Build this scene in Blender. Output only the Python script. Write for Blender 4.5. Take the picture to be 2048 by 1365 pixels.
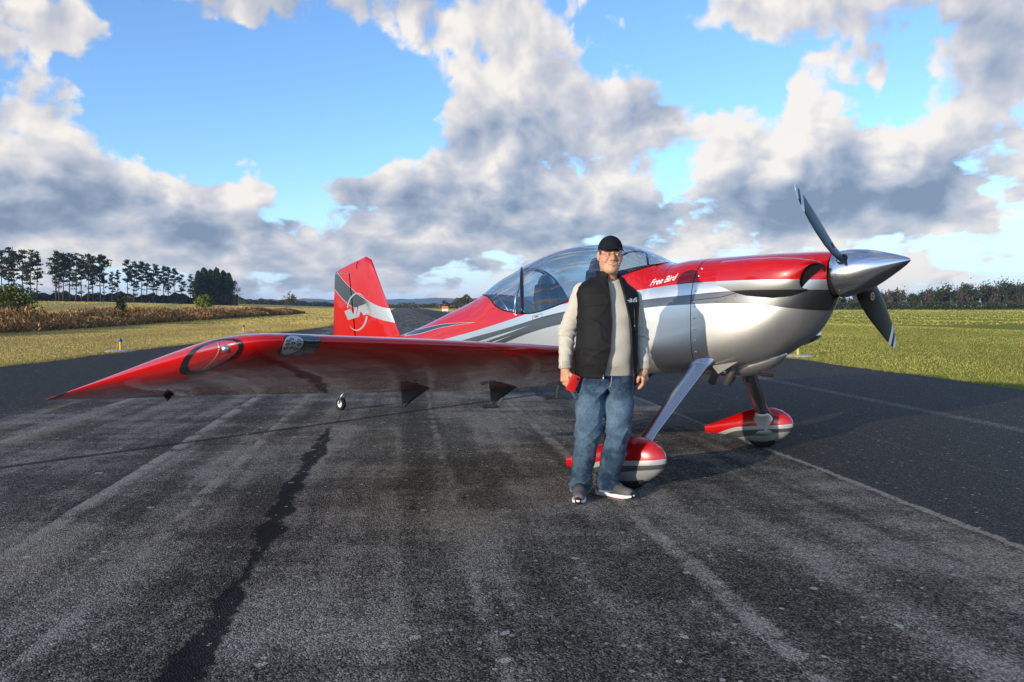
import bpy, bmesh, math, random
import numpy as np
from mathutils import Vector, Matrix
R = math.radians
for o in list(bpy.data.objects): bpy.data.objects.remove(o)
scene = bpy.context.scene
C = scene.collection

# ------------------------------------------------------------------ camera
EYE = 1.33
cam_d = bpy.data.cameras.new('camera'); cam = bpy.data.objects.new('camera', cam_d); C.objects.link(cam)
cam.location = (0, 0, EYE); cam.rotation_euler = (R(90), 0, 0)
cam_d.sensor_width = 36.0; cam_d.lens = 36.0 * 1560 / 2048
cam_d.shift_y = -69.5 / 2048
cam_d.clip_start = 0.1; cam_d.clip_end = 20000
scene.camera = cam

# ------------------------------------------------------------------ light
SUN_EL = R(10.0)
LX, LY = 0.67, 0.742                       # the sunlight travels this way over the ground
SUN_ROT = math.atan2(-LX, -LY)
sun_d = bpy.data.lights.new('sun', 'SUN'); sun = bpy.data.objects.new('sun', sun_d); C.objects.link(sun)
sun_d.energy = 3.6; sun_d.angle = R(0.53); sun_d.color = (1.0, 0.87, 0.70)
sun.rotation_euler = Vector((LX * math.cos(SUN_EL), LY * math.cos(SUN_EL), -math.sin(SUN_EL))).to_track_quat('-Z', 'Y').to_euler()
scene.view_settings.view_transform = 'Standard'; scene.view_settings.look = 'None'
scene.view_settings.exposure = 0.42; scene.view_settings.gamma = 1.0
scene.view_settings.use_curve_mapping = False

# ------------------------------------------------------------------ node helpers
class NT:
    """small wrapper: every call adds a node and returns its output socket"""
    def __init__(s, tree): s.t = tree; s.n = tree.nodes; s.l = tree.links
    def put(s, sock, v):
        if isinstance(v, bpy.types.NodeSocket): s.l.new(v, sock)
        elif v is not None:
            try: sock.default_value = v
            except Exception:
                sock.default_value = (v, v, v) if len(sock.default_value) == 3 else (v, v, v, 1)
    def m(s, op, a, b=None, c=None, clamp=False):
        n = s.n.new('ShaderNodeMath'); n.operation = op; n.use_clamp = clamp
        for i, v in enumerate((a, b, c)): s.put(n.inputs[i], v)
        return n.outputs[0]
    def v(s, op, a, b=None, scale=None):
        n = s.n.new('ShaderNodeVectorMath'); n.operation = op
        s.put(n.inputs[0], a); s.put(n.inputs[1], b)
        if scale is not None: s.put(n.inputs['Scale'], scale)
        return n.outputs['Value'] if op in ('LENGTH', 'DOT_PRODUCT', 'DISTANCE') else n.outputs[0]
    def sep(s, a):
        n = s.n.new('ShaderNodeSeparateXYZ'); s.put(n.inputs[0], a); return n.outputs
    def comb(s, x, y, z):
        n = s.n.new('ShaderNodeCombineXYZ')
        for i, v in enumerate((x, y, z)): s.put(n.inputs[i], v)
        return n.outputs[0]
    flat2 = False
    def noise(s, vec, scale, detail=4, rough=0.55, dist=0.0, col=False):
        n = s.n.new('ShaderNodeTexNoise'); n.noise_dimensions = '2D' if s.flat2 else '3D'; s.put(n.inputs['Vector'], vec)
        n.inputs['Scale'].default_value = scale; n.inputs['Detail'].default_value = detail
        n.inputs['Roughness'].default_value = rough; n.inputs['Distortion'].default_value = dist
        return n.outputs['Color'] if col else n.outputs['Fac']
    def voro(s, vec, scale, feature='F1', out='Distance', rnd=1.0):
        n = s.n.new('ShaderNodeTexVoronoi'); n.feature = feature; n.voronoi_dimensions = '2D' if s.flat2 else '3D'; s.put(n.inputs['Vector'], vec)
        n.inputs['Scale'].default_value = scale; n.inputs['Randomness'].default_value = rnd
        return n.outputs[out]
    def mr(s, x, a, b, c=0.0, d=1.0, smooth=True):
        n = s.n.new('ShaderNodeMapRange'); n.interpolation_type = 'SMOOTHSTEP' if smooth else 'LINEAR'; n.clamp = True
        for i, v in enumerate((x, a, b, c, d)): s.put(n.inputs[i], v)
        return n.outputs[0]
    def mix(s, f, a, b, mode='MIX'):
        n = s.n.new('ShaderNodeMix'); n.data_type = 'RGBA'; n.blend_type = mode
        s.put(n.inputs[0], f)
        for i, v in ((6, a), (7, b)):
            if isinstance(v, tuple) and len(v) == 3: v = (*v, 1)
            s.put(n.inputs[i], v)
        return n.outputs[2]
    def bump(s, hgt, strength=0.3, dist=0.01):
        n = s.n.new('ShaderNodeBump'); n.inputs['Strength'].default_value = strength
        n.inputs['Distance'].default_value = dist; s.put(n.inputs['Height'], hgt); return n.outputs[0]
    def curve(s, x, pts):
        n = s.n.new('ShaderNodeFloatCurve'); cu = n.mapping.curves[0]
        cu.points[0].location = pts[0]; cu.points[1].location = pts[-1]
        for p in pts[1:-1]: cu.points.new(*p)
        n.mapping.use_clip = False; n.mapping.update(); s.put(n.inputs['Value'], x); return n.outputs[0]
    def obj(s): return s.n.new('ShaderNodeTexCoord').outputs['Object']
    def attr(s, name):
        n = s.n.new('ShaderNodeAttribute'); n.attribute_name = name; return n.outputs

def material(name, color=(0.5, 0.5, 0.5), rough=0.5, metal=0.0, coat=0.0, spec=0.5, build=None, **kw):
    m = bpy.data.materials.new(name); m.use_nodes = True
    nt = m.node_tree; p = nt.nodes['Principled BSDF']
    p.inputs['Base Color'].default_value = (*color, 1); p.inputs['Roughness'].default_value = rough
    p.inputs['Metallic'].default_value = metal; p.inputs['Coat Weight'].default_value = coat
    p.inputs['Coat Roughness'].default_value = 0.03; p.inputs['Specular IOR Level'].default_value = spec
    for k, v in kw.items(): p.inputs[k.replace('_', ' ')].default_value = v
    if build:
        t = NT(nt); r = build(t) or {}
        for k, v in r.items(): t.put(p.inputs[k], v)
    return m

# ------------------------------------------------------------------ sky
world = bpy.data.worlds.new('World'); scene.world = world; world.use_nodes = True
wt = world.node_tree; wt.nodes.clear(); W = NT(wt)
def px_dir(x, y):
    """azimuth and elevation (radians) that lie behind a point of the view"""
    dx, dz = (x - 1024) / 1560, (613.5 - y) / 1560
    return math.atan(dx), math.atan2(dz, math.hypot(1, dx))
dirv = wt.nodes.new('ShaderNodeTexCoord').outputs['Generated']
dx_, dy_, dz_ = W.sep(dirv)
az = W.m('ARCTAN2', dx_, dy_); el = W.m('ARCSINE', dz_)
# cloud masses: (x, y, radius x, radius y, weight) in view units, turned into directions
BLOBS = [(-20, 400, 330, 80, .26), (250, 415, 270, 75, .30), (480, 480, 230, 60, .27), (720, 545, 300, 40, .24), (60, 190, 190, 70, .30), (60, 40, 170, 60, .26),
 (650, 40, 150, 70, .20), (930, 350, 160, 120, .24), (1130, 310, 160, 120, .16), (1080, 70, 190, 110, .20), (1180, 180, 150, 80, .15), (1320, 235, 110, 80, .22),
 (1430, 40, 220, 50, .14), (1620, 290, 210, 120, .26), (1560, 410, 300, 75, .22), (1850, 400, 240, 90, .22), (1960, 120, 190, 160, .26), (1740, 130, 130, 55, .08),
 (1180, 430, 300, 55, .20), (700, 380, 60, 28, .28), (900, 470, 260, 45, .18), (160, 565, 420, 20, .08), (1950, 555, 300, 35, .12),
 (450, 190, 240, 130, -.36), (690, 250, 130, 90, -.28), (1400, 150, 90, 50, -.14), (1330, 345, 80, 50, -.26), (590, 395, 70, 50, -.22),
 (1780, 490, 200, 28, -.14), (330, 548, 330, 18, -.14), (850, 200, 90, 70, -.24), (1275, 90, 80, 70, -.30), (1470, 150, 90, 60, -.20), (1830, 230, 70, 60, -.12), (760, 170, 110, 110, -.20), (640, 330, 90, 50, -.16)]
W.flat2 = True
def puffs(azs, els, det, vd):
    up = W.m('LOGARITHM', W.m('ADD', W.m('MAXIMUM', els, -0.02), 0.13), math.e)
    vec = W.comb(W.m('MULTIPLY_ADD', azs, 4.2, 7.3), W.m('MULTIPLY_ADD', up, 1.75, 5.1), 0)
    wv = W.v('ADD', vec, W.v('SCALE', W.noise(vec, 2.6, 2, 0.5, 0, True), scale=0.16))
    mid = W.noise(wv, 2.1, det, 0.55)
    n = wt.nodes.new('ShaderNodeTexVoronoi'); n.voronoi_dimensions = '2D'; n.feature = 'F1'; W.put(n.inputs['Vector'], wv)
    n.inputs['Scale'].default_value = 4.6; n.inputs['Detail'].default_value = vd; n.inputs['Roughness'].default_value = 0.55; n.normalize = True
    bil = W.m('SUBTRACT', 0.36, n.outputs['Distance'])
    return vec, W.m('MULTIPLY_ADD', bil, 0.36, mid)
vec0, d0 = puffs(az, el, 8, 2)
big = W.noise(vec0, 1.1, 2, 0.5)
pos = W.comb(az, el, 0); mass_ = W.m('MULTIPLY', W.m('SUBTRACT', big, 0.5), 0.45)
for (x, y, rx, ry, w) in BLOBS:
    a0, e0 = px_dir(x, y)
    a1 = px_dir(x + rx, y)[0] - a0; e1 = px_dir(x, y - ry)[1] - e0
    q = W.v('MULTIPLY', W.v('SUBTRACT', pos, (a0, e0, 0)), (1 / a1, 1 / e1, 0))
    f = W.m('EXPONENT', W.m('MULTIPLY', W.v('DOT_PRODUCT', q, q), -0.7))
    mass_ = W.m('MULTIPLY_ADD', f, w, mass_)
_, dl = puffs(az, el, 4, 1)
_, d1 = puffs(W.m('SUBTRACT', az, 0.022), W.m('ADD', el, 0.030), 4, 1)
dens = W.m('ADD', d0, mass_)
shade = W.m('MULTIPLY', W.m('SUBTRACT', W.noise(vec0, 0.9, 1, 0.5), 0.5), 0.5)
for (x, y, rx, ry, w) in [(300, 470, 330, 60, -.40), (650, 545, 260, 40, -.25), (480, 360, 190, 40, .40), (40, 120, 160, 50, .25), (60, 250, 190, 50, -.35), (960, 330, 190, 90, .35), (1230, 230, 150, 70, -.30), (1120, 60, 150, 80, .25), (1560, 260, 200, 100, .55), (1730, 170, 120, 50, .4), (1720, 430, 330, 60, -.45), (1450, 440, 160, 40, -.28), (1950, 170, 130, 90, -.40), (1400, 380, 160, 40, .35)]:
    a0, e0 = px_dir(x, y); a1 = px_dir(x + rx, y)[0] - a0; e1 = px_dir(x, y - ry)[1] - e0
    q = W.v('MULTIPLY', W.v('SUBTRACT', pos, (a0, e0, 0)), (1 / a1, 1 / e1, 0))
    shade = W.m('MULTIPLY_ADD', W.m('EXPONENT', W.m('MULTIPLY', W.v('DOT_PRODUCT', q, q), -0.7)), w * .5, shade)
cover = W.mr(dens, 0.56, 0.685)
thick = W.mr(dens, 0.56, 1.0)
lit = W.m('ADD', W.m('MULTIPLY', W.m('SUBTRACT', dl, d1), 2.0), W.m('MULTIPLY_ADD', thick, -0.40, 0.80))
lit = W.m('ADD', lit, W.m('MULTIPLY', W.m('SUBTRACT', d0, dl), 1.1))
lit = W.m('ADD', lit, shade, clamp=True)
ramp = wt.nodes.new('ShaderNodeValToRGB'); W.put(ramp.inputs[0], lit)
cr = ramp.color_ramp; cr.elements[0].position = 0.0; cr.elements[0].color = (0.16, 0.205, 0.29, 1)
cr.elements[1].position = 1.0; cr.elements[1].color = (0.735, 0.69, 0.635, 1)
e = cr.elements.new(0.30); e.color = (0.275, 0.32, 0.405, 1)
e = cr.elements.new(0.62); e.color = (0.455, 0.46, 0.50, 1)
sky = wt.nodes.new('ShaderNodeTexSky'); sky.sky_type = 'NISHITA'; sky.sun_disc = False
sky.sun_elevation = SUN_EL; sky.sun_rotation = SUN_ROT; sky.altitude = 200; sky.air_density = 1.0; sky.dust_density = 0.2; sky.ozone_density = 2.0
SKY_STRENGTH = 0.13
cloud_rad = W.v('SCALE', ramp.outputs[0], scale=1.0 / SKY_STRENGTH)
skyc = W.mix(1.0, sky.outputs[0], (1.15, 1.42, 1.85), 'MULTIPLY')
skyc = W.mix(W.mr(el, 0.16, -0.01, 0.0, 0.85), skyc, tuple(c / SKY_STRENGTH for c in (0.50, 0.64, 0.82)))
col = W.mix(W.m('MULTIPLY', cover, 0.96), skyc, cloud_rad)
bg = wt.nodes.new('ShaderNodeBackground'); W.put(bg.inputs['Color'], col); bg.inputs['Strength'].default_value = SKY_STRENGTH
wo = wt.nodes.new('ShaderNodeOutputWorld'); wt.links.new(bg.outputs[0], wo.inputs['Surface'])
world.cycles.sampling_method = 'MANUAL'; world.cycles.sample_map_resolution = 512
scene.cycles.max_bounces = 8; scene.cycles.transparent_max_bounces = 16; scene.cycles.use_denoising = True
scene.cycles.volume_bounces = 0; scene.cycles.sample_clamp_indirect = 6.0

# ------------------------------------------------------------------ object helpers
def tag(o, label=None, cat=None, group=None, kind=None):
    for k, v in (('label', label), ('category', cat), ('group', group), ('kind', kind)):
        if v: o[k] = v
    return o
def link(o, parent=None):
    C.objects.link(o)
    if parent: o.parent = parent
    return o
def empty(name, loc=(0, 0, 0), rz=0.0, parent=None):
    o = bpy.data.objects.new(name, None); o.location = loc; o.rotation_euler = (0, 0, rz); o.empty_display_size = 0.2
    return link(o, parent)
def mesh(name, V, F, mat, parent=None, smooth=True, mats=None, mi=None, auto=None):
    me = bpy.data.meshes.new(name)
    me.from_pydata([tuple(map(float, v)) for v in V] if not isinstance(V, np.ndarray) else V.tolist(), [], F if not isinstance(F, np.ndarray) else F.tolist())
    for m in (mats or [mat]): me.materials.append(m)
    if mi is not None: me.polygons.foreach_set('material_index', np.asarray(mi, dtype=np.int32))
    if smooth: me.shade_smooth()
    if auto is not None:
        me.set_sharp_from_angle(angle=R(auto))
    me.update()
    return link(bpy.data.objects.new(name, me), parent)
class MB:
    """collects simple solids into one mesh"""
    def __init__(s): s.V = []; s.F = []
    def add(s, V, F):
        n = len(s.V); s.V += [tuple(v) for v in V]; s.F += [tuple(i + n for i in f) for f in F]; return s
    def box(s, lo, hi):
        (a, b, c), (d, e, f) = lo, hi
        return s.add([(a,b,c),(d,b,c),(d,e,c),(a,e,c),(a,b,f),(d,b,f),(d,e,f),(a,e,f)],
                     [(0,3,2,1),(4,5,6,7),(0,1,5,4),(1,2,6,5),(2,3,7,6),(3,0,4,7)])
    def tube(s, pts, rad, n=10, cap=True, sq=(1, 1)):
        pts = [Vector(p) for p in pts]; rad = rad if isinstance(rad, (list, tuple)) else [rad] * len(pts)
        V = []; up = None
        for i, p in enumerate(pts):
            d = (pts[min(i + 1, len(pts) - 1)] - pts[max(i - 1, 0)]).normalized()
            if up is None: up = Vector((0, 0, 1)) if abs(d.z) < .9 else Vector((1, 0, 0))
            x = d.cross(up).normalized(); y = x.cross(d).normalized(); up = y
            for k in range(n):
                t = 2 * math.pi * k / n
                V.append(p + x * math.cos(t) * rad[i] * sq[0] + y * math.sin(t) * rad[i] * sq[1])
        F = [(i * n + k, i * n + (k + 1) % n, (i + 1) * n + (k + 1) % n, (i + 1) * n + k) for i in range(len(pts) - 1) for k in range(n)]
        if cap: F += [tuple(range(n))[::-1], tuple((len(pts) - 1) * n + k for k in range(n))]
        return s.add(V, F)
    def lathe(s, prof, origin, axis, n=32):
        """profile (distance along axis, radius)"""
        o = Vector(origin); a = Vector(axis).normalized(); x = a.orthogonal().normalized(); y = a.cross(x)
        V = []; F = []
        for (t, r) in prof:
            for k in range(n):
                w = 2 * math.pi * k / n; V.append(o + a * t + (x * math.cos(w) + y * math.sin(w)) * r)
        for i in range(len(prof) - 1):
            for k in range(n): F.append((i * n + k, i * n + (k + 1) % n, (i + 1) * n + (k + 1) % n, (i + 1) * n + k))
        return s.add(V, F)
    def build(s, name, mat, parent=None, smooth=True, auto=None): return mesh(name, s.V, s.F, mat, parent, smooth, auto=auto)
def loft(rings, closed=True, cap=(True, True)):
    n = len(rings[0]); V = [p for r in rings for p in r]; F = []
    kk = n if closed else n - 1
    for i in range(len(rings) - 1):
        for k in range(kk): F.append((i * n + k, i * n + (k + 1) % n, (i + 1) * n + (k + 1) % n, (i + 1) * n + k))
    if closed and cap[0]: F.append(tuple(range(n))[::-1])
    if closed and cap[1]: F.append(tuple((len(rings) - 1) * n + k for k in range(n)))
    return V, F
def interp(x, xs, ys): return float(np.interp(x, xs, ys))
def smooth_interp(xs, ys):
    """monotone-ish cubic (Catmull-Rom) interpolation"""
    xs = np.array(xs, float); ys = np.array(ys, float); m = np.gradient(ys, xs)
    def f(x):
        x = np.clip(x, xs[0], xs[-1]); i = np.clip(np.searchsorted(xs, x) - 1, 0, len(xs) - 2)
        h = xs[i + 1] - xs[i]; t = (x - xs[i]) / h
        return ((2*t**3-3*t**2+1)*ys[i] + (t**3-2*t**2+t)*h*m[i] + (-2*t**3+3*t**2)*ys[i+1] + (t**3-t**2)*h*m[i+1])
    return f

# ================================================================== GROUND
rng = np.random.default_rng(7)
def sstep(x, a, b):
    t = np.clip((x - a) / (b - a), 0, 1); return t * t * (3 - 2 * t)
def brush_x(y): return -24.7 - 0.1326 * (y - 37.7)
def ground_z(x, y):
    l = brush_x(y) - x
    z = -0.03 + 3.3 * sstep(l, 4, 130) * sstep(y, 0, 60)
    return z + 0.05 * np.sin(x * .31 + y * .13) * sstep(np.abs(x + .14 * y), 14, 30)
def grid_axis(lo, hi, near, n):
    t = np.linspace(-1, 1, n); s = np.sinh(t * near) / math.sinh(near)
    return np.where(s < 0, -s * lo, s * hi)
gx = grid_axis(-5200, 5200, 7.0, 161); gy = grid_axis(-400, 7600, 7.0, 181)
GX, GY = np.meshgrid(gx, gy)
GZ = ground_z(GX, GY); n_x = len(gx)
V = np.stack([GX.ravel(), GY.ravel(), GZ.ravel()], 1)
ii = np.arange(len(gy) - 1)[:, None] * n_x + np.arange(n_x - 1)[None, :]
F = np.stack([ii, ii + 1, ii + n_x + 1, ii + n_x], -1).reshape(-1, 4)
def field_nodes(t):
    t.flat2 = True
    p = t.obj(); x, y, z = t.sep(p)
    u = t.m('MULTIPLY_ADD', y, 0.14, x)
    strip = t.comb(t.m('MULTIPLY', u, 1.0), t.m('MULTIPLY', y, 0.18), 0)
    n1 = t.noise(strip, 0.35, 6, 0.6); n2 = t.noise(p, 1.3, 6, 0.65); n3 = t.noise(p, 14, 5, 0.7); n4 = t.noise(p, 0.035, 4, 0.6)
    right = t.mr(x, -8, 6)
    g = t.m('ADD', t.m('MULTIPLY', n1, 0.6), t.m('MULTIPLY', n2, 0.4))
    g = t.m('ADD', g, t.m('MULTIPLY', t.m('SUBTRACT', n4, 0.5), 0.5))
    g = t.m('ADD', g, t.m('MULTIPLY_ADD', right, 0.34, -0.08))
    far = t.mr(y, 60, 220); g = t.m('ADD', g, t.m('MULTIPLY', far, 0.03))
    f = t.mr(g, 0.40, 0.68)
    c = t.mix(f, (0.54, 0.40, 0.13), (0.33, 0.335, 0.045))
    c = t.mix(t.mr(n3, 0.30, 0.72), t.mix(1.0, c, (0.45, 0.42, 0.42), 'MULTIPLY'), t.mix(1.0, c, (1.18, 1.12, 1.05), 'MULTIPLY'))
    dirt = t.m('MULTIPLY', t.mr(n2, 0.60, 0.74), 0.5)
    c = t.mix(dirt, c, (0.13, 0.09, 0.05))
    return {'Base Color': c, 'Normal': t.bump(n3, 1.0, 0.06)}
M_field = material('dry_grass_field', rough=0.95, spec=0.1, build=field_nodes)
tag(mesh('ground', V, F, M_field), kind='structure')

# ---- runway sheet: an old worn strip between two newer, darker lanes
LEFT = [(-400, -9.0), (-30, -10.9), (8, -11.1), (17, -11.2), (30, -11.4), (49, -12.0), (80, -15.5), (122, -20.5), (620, -92.0)]
def left_edge(y): return np.interp(y, [p[0] for p in LEFT], [p[1] for p in LEFT])
def right_edge(y): return 9.9 - 0.139 * y
ys = np.concatenate([np.linspace(-400, 0, 20), np.linspace(2, 60, 59), np.linspace(65, 620, 60)])
V = []; F = []
for i, y in enumerate(ys):
    l = left_edge(y) + 0.10 * math.sin(y * 1.7) + 0.07 * math.sin(y * 4.1); r = right_edge(y) + 0.07 * math.sin(y * 1.3 + 1) + 0.05 * math.sin(y * 3.7)
    for j, s in enumerate(np.linspace(0, 1, 9)): V.append((l + (r - l) * s, y, 0.0))
    V.append((l - .05, y, -.06)); V.append((r + .05, y, -.06))
for i in range(len(ys) - 1):
    o, q = i * 11, (i + 1) * 11
    for j in range(8): F.append((o + j, o + j + 1, q + j + 1, q + j))
    F.append((o + 9, o, q, q + 9)); F.append((o + 8, o + 10, q + 10, q + 8))
def asphalt_nodes(t):
    t.flat2 = True
    p = t.obj(); x, y, z = t.sep(p)
    wob = t.m('MULTIPLY', t.m('SUBTRACT', t.noise(p, 0.6, 3), 0.5), 0.10)
    u = t.m('ADD', t.m('MULTIPLY_ADD', y, 0.14, x), wob)
    uf = t.m('ADD', u, t.m('MULTIPLY', t.m('SUBTRACT', t.noise(p, 9, 4, 0.7), 0.5), 0.09))
    def band(c, w, soft, uu=None):
        d = t.m('ABSOLUTE', t.m('SUBTRACT', uu or uf, c)); return t.mr(d, w + soft, w)
    # aggregate: single stones, each with its own grey
    st = t.voro(p, 125, out='Color'); sv = t.sep(st)[0]
    sd = t.voro(p, 125)
    st2 = t.sep(t.voro(p, 38, out='Color'))[1]
    # worn paleness: patches, stretched along and across the lane
    along = t.comb(t.m('MULTIPLY', u, 2.4), t.m('MULTIPLY', y, 0.16), 0)
    across = t.comb(t.m('MULTIPLY', u, 0.35), t.m('MULTIPLY', y, 1.3), 3.0)
    wear = t.m('ADD', t.m('MULTIPLY', t.noise(along, 1.0, 5, 0.62), 0.44), t.m('MULTIPLY', t.noise(across, 1.0, 5, 0.65), 0.36))
    wear = t.m('ADD', wear, t.m('MULTIPLY', t.noise(p, 1.1, 6, 0.68), 0.36))
    wear = t.m('MULTIPLY', t.mr(wear, 0.46, 0.73), 1.15)
    old = t.m('MULTIPLY', t.mr(uf, 3.46, 3.40), t.mr(uf, -5.4, -4.4))
    us = t.m('ADD', u, t.m('MULTIPLY', t.m('SUBTRACT', t.noise(p, 7, 3, 0.6), 0.5), 0.03))
    def ledge(c, w):
        q = t.m('SUBTRACT', us, c); return t.m('MULTIPLY', t.mr(q, -.012, .0), t.mr(q, w, .02))
    lines = t.m('MULTIPLY', ledge(-2.17, .20), 1.0)
    lines = t.m('MAXIMUM', lines, t.m('MULTIPLY', ledge(-1.44, .16), .8)); lines = t.m('MAXIMUM', lines, t.m('MULTIPLY', ledge(-3.95, .22), .85))
    for c, w, s, k in ((0.36, .01, .05, .55), (1.47, .015, .08, .8), (2.35, .05, .22, .22), (-2.9, .05, .3, .2), (0.9, .06, .3, .2), (-0.35, .1, .3, .25)):
        lines = t.m('MAXIMUM', lines, t.m('MULTIPLY', band(c, w, s), k))
    lines = t.m('MULTIPLY', lines, t.mr(t.noise(p, 2.3, 4, 0.65), 0.28, 0.60, .40, 1.9))
    pale = t.m('MAXIMUM', wear, lines)
    pale = t.m('MULTIPLY', pale, old)
    joint = t.m('MULTIPLY', band(3.40, 0.02, 0.025), 1.5); lane = t.m('MULTIPLY', band(6.66, 0.06, 0.10), t.mr(t.noise(p, 3, 4), .25, .5, .25, .62))
    faint = t.m('MULTIPLY', band(4.75, 0.015, 0.03), 0.20)
    pale = t.m('MAXIMUM', t.m('MAXIMUM', pale, joint), t.m('MAXIMUM', lane, faint))
    dark = t.mix(old, (0.0172, 0.0157, 0.0138), (0.0310, 0.0284, 0.0240))
    frac = t.m('MULTIPLY_ADD', pale, 0.62, t.m('MULTIPLY_ADD', old, 0.09, 0.0))
    sv2 = t.m('ADD', t.m('MULTIPLY', sv, 0.8), t.m('MULTIPLY', st2, 0.2))
    grit = t.m('POWER', t.mr(t.m('ADD', sv2, frac), 0.35, 1.45, smooth=False), 1.75)
    light = t.mix(t.sep(st)[2], (0.170, 0.156, 0.133), (0.41, 0.382, 0.335))
    c = t.mix(grit, t.v('SCALE', dark, scale=t.m('MULTIPLY_ADD', sv, .9, .55)), light)
    c = t.mix(t.m('MULTIPLY', t.mr(t.noise(p, 0.45, 4), .45, .7), t.m('MULTIPLY', old, .35)), c, t.mix(1.0, c, (1.0, 0.88, 0.66), 'MULTIPLY'))
    # tar crack and a long oblique dark line painted across the lanes
    uc = t.m('ADD', uf, t.m('MULTIPLY', t.m('SUBTRACT', t.noise(p, 2.6, 5, 0.75), 0.5), 0.16))
    wc = t.mr(t.noise(t.comb(0, y, 0), 0.9, 2), 0.36, 0.66, .008, 0.085)
    crack = t.mr(t.m('SUBTRACT', t.m('ABSOLUTE', t.m('SUBTRACT', uc, -0.80)), wc), 0.03, 0.0)
    crack = t.m('MULTIPLY', crack, t.mr(y, 8.9, 8.3))
    # distance from the oblique dark line over the ground
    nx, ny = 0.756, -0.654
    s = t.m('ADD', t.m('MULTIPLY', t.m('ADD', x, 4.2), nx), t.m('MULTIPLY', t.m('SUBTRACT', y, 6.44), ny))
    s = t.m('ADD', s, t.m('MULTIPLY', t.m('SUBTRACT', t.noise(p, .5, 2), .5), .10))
    dark_line = t.m('MULTIPLY', t.mr(t.m('ABSOLUTE', s), 0.075, 0.035), t.mr(x, 0.6, 0.2))
    c = t.mix(t.m('MULTIPLY', t.m('MAXIMUM', crack, t.m('MULTIPLY', dark_line, .85)), 0.90), c, (0.010, 0.010, 0.013))
    # pale flecks of lichen and loose stones
    pd = t.v('ADD', p, t.v('SCALE', t.noise(p, 26, 3, .6, 0, True), scale=.05)); fl = t.voro(pd, 5.5); fr = t.sep(t.voro(pd, 5.5, out='Color'))
    fsize = t.m('MULTIPLY', t.m('POWER', fr[0], 10.0), 0.13)
    fleck = t.m('MULTIPLY', t.m('LESS_THAN', fl, fsize), old)
    fl2 = t.m('MULTIPLY', t.m('LESS_THAN', t.voro(p, 16), t.m('MULTIPLY', t.m('POWER', t.sep(t.voro(p, 16, out='Color'))[0], 12.0), 0.20)), 1.0)
    c = t.mix(t.m('MULTIPLY', t.m('MAXIMUM', fleck, fl2), 0.8), c, (0.42, 0.41, 0.37))
    hgt = t.m('ADD', t.m('MULTIPLY', sd, -0.9), t.m('MULTIPLY', t.noise(p, 30, 3), 0.5))
    rough = t.mix(old, (0.62,) * 3, (0.82,) * 3)
    return {'Base Color': c, 'Roughness': rough, 'Normal': t.bump(hgt, 0.8, 0.012)}
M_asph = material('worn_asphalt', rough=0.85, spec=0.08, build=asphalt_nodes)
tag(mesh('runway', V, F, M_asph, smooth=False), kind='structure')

# ---- far blue ridge
V = []; F = []
xs = np.linspace(-4600, 2600, 150)
def ridge(x):
    return 62 + 10 * math.sin(x * .0021 + 1) + 5 * math.sin(x * .007) + 3 * math.sin(x * .019) - 45 * float(sstep(np.array(-x), 1500, 2300)) * (0.6 + .4 * math.sin(x * .004)) - 40 * float(sstep(np.array(x), 300, 1800))
for x in xs:
    h = ridge(x)
    V += [(x, 5300, -2), (x, 5700, h * .55), (x, 6000, h + 2.0 * math.sin(x * .05)), (x, 6600, h * .5), (x, 7200, -3)]
for i in range(len(xs) - 1):
    for j in range(4): F.append((i * 5 + j, (i + 1) * 5 + j, (i + 1) * 5 + j + 1, i * 5 + j + 1))
M_ridge = material('wooded_ridge', rough=1.0, spec=0.0, build=lambda t: {'Base Color': t.mix(t.noise(t.obj(), .02, 5), (0.035, 0.05, 0.035), (0.075, 0.075, 0.05))})
tag(mesh('hills', V, F, M_ridge), kind='structure')

# ================================================================== VEGETATION
def col_mesh(name, V, F, cols, mat, parent=None):
    o = mesh(name, V, F, mat, parent, smooth=False)
    me = o.data; a = me.color_attributes.new('tint', 'FLOAT_COLOR', 'POINT')
    a.data.foreach_set('color', np.concatenate([cols, np.ones((len(cols), 1))], 1).astype(np.float32).ravel())
    return o
def tint_mat(name, rough=0.9, trans=0.0):
    def b(t): return {'Base Color': t.attr('tint')['Color']}
    return material(name, rough=rough, spec=0.15, build=b)
M_blade = tint_mat('grass_blades'); M_brush = tint_mat('dry_weeds'); M_leaf = tint_mat('foliage')
M_bark = material('pine_bark', rough=0.95, spec=0.1, build=lambda t: {'Base Color': t.mix(t.noise(t.obj(), 1.5, 5), (0.05, 0.036, 0.028), (0.13, 0.095, 0.07))})
M_greybark = material('grey_bark', rough=0.95, spec=0.1, build=lambda t: {'Base Color': t.mix(t.noise(t.obj(), 2, 5), (0.09, 0.075, 0.062), (0.20, 0.17, 0.145))})

def blades(x, y, hgt, wid, lean, palette, weights):
    n = len(x); ang = rng.uniform(0, 2 * np.pi, n); z = ground_z(x, y)
    dx, dy = np.cos(ang) * wid / 2, np.sin(ang) * wid / 2
    la = rng.uniform(0, 2 * np.pi, n); lx, ly = np.cos(la) * lean * hgt, np.sin(la) * lean * hgt
    V = np.empty((n, 3, 3)); V[:, 0] = np.stack([x - dx, y - dy, z - .01], 1); V[:, 1] = np.stack([x + dx, y + dy, z - .01], 1); V[:, 2] = np.stack([x + lx, y + ly, z + hgt], 1)
    F = np.arange(n * 3).reshape(-1, 3)
    pal = np.array(palette)[rng.choice(len(palette), n, p=weights)] * rng.uniform(.78, 1.18, (n, 1)) * (0.80 + .40 * (0.5 + .5 * np.sin(x * .9 + 1.3 * np.sin(y * .23)) * np.sin(y * .31 + x * .17)))[:, None]
    return V.reshape(-1, 3), F, np.repeat(pal, 3, 0)
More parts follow.
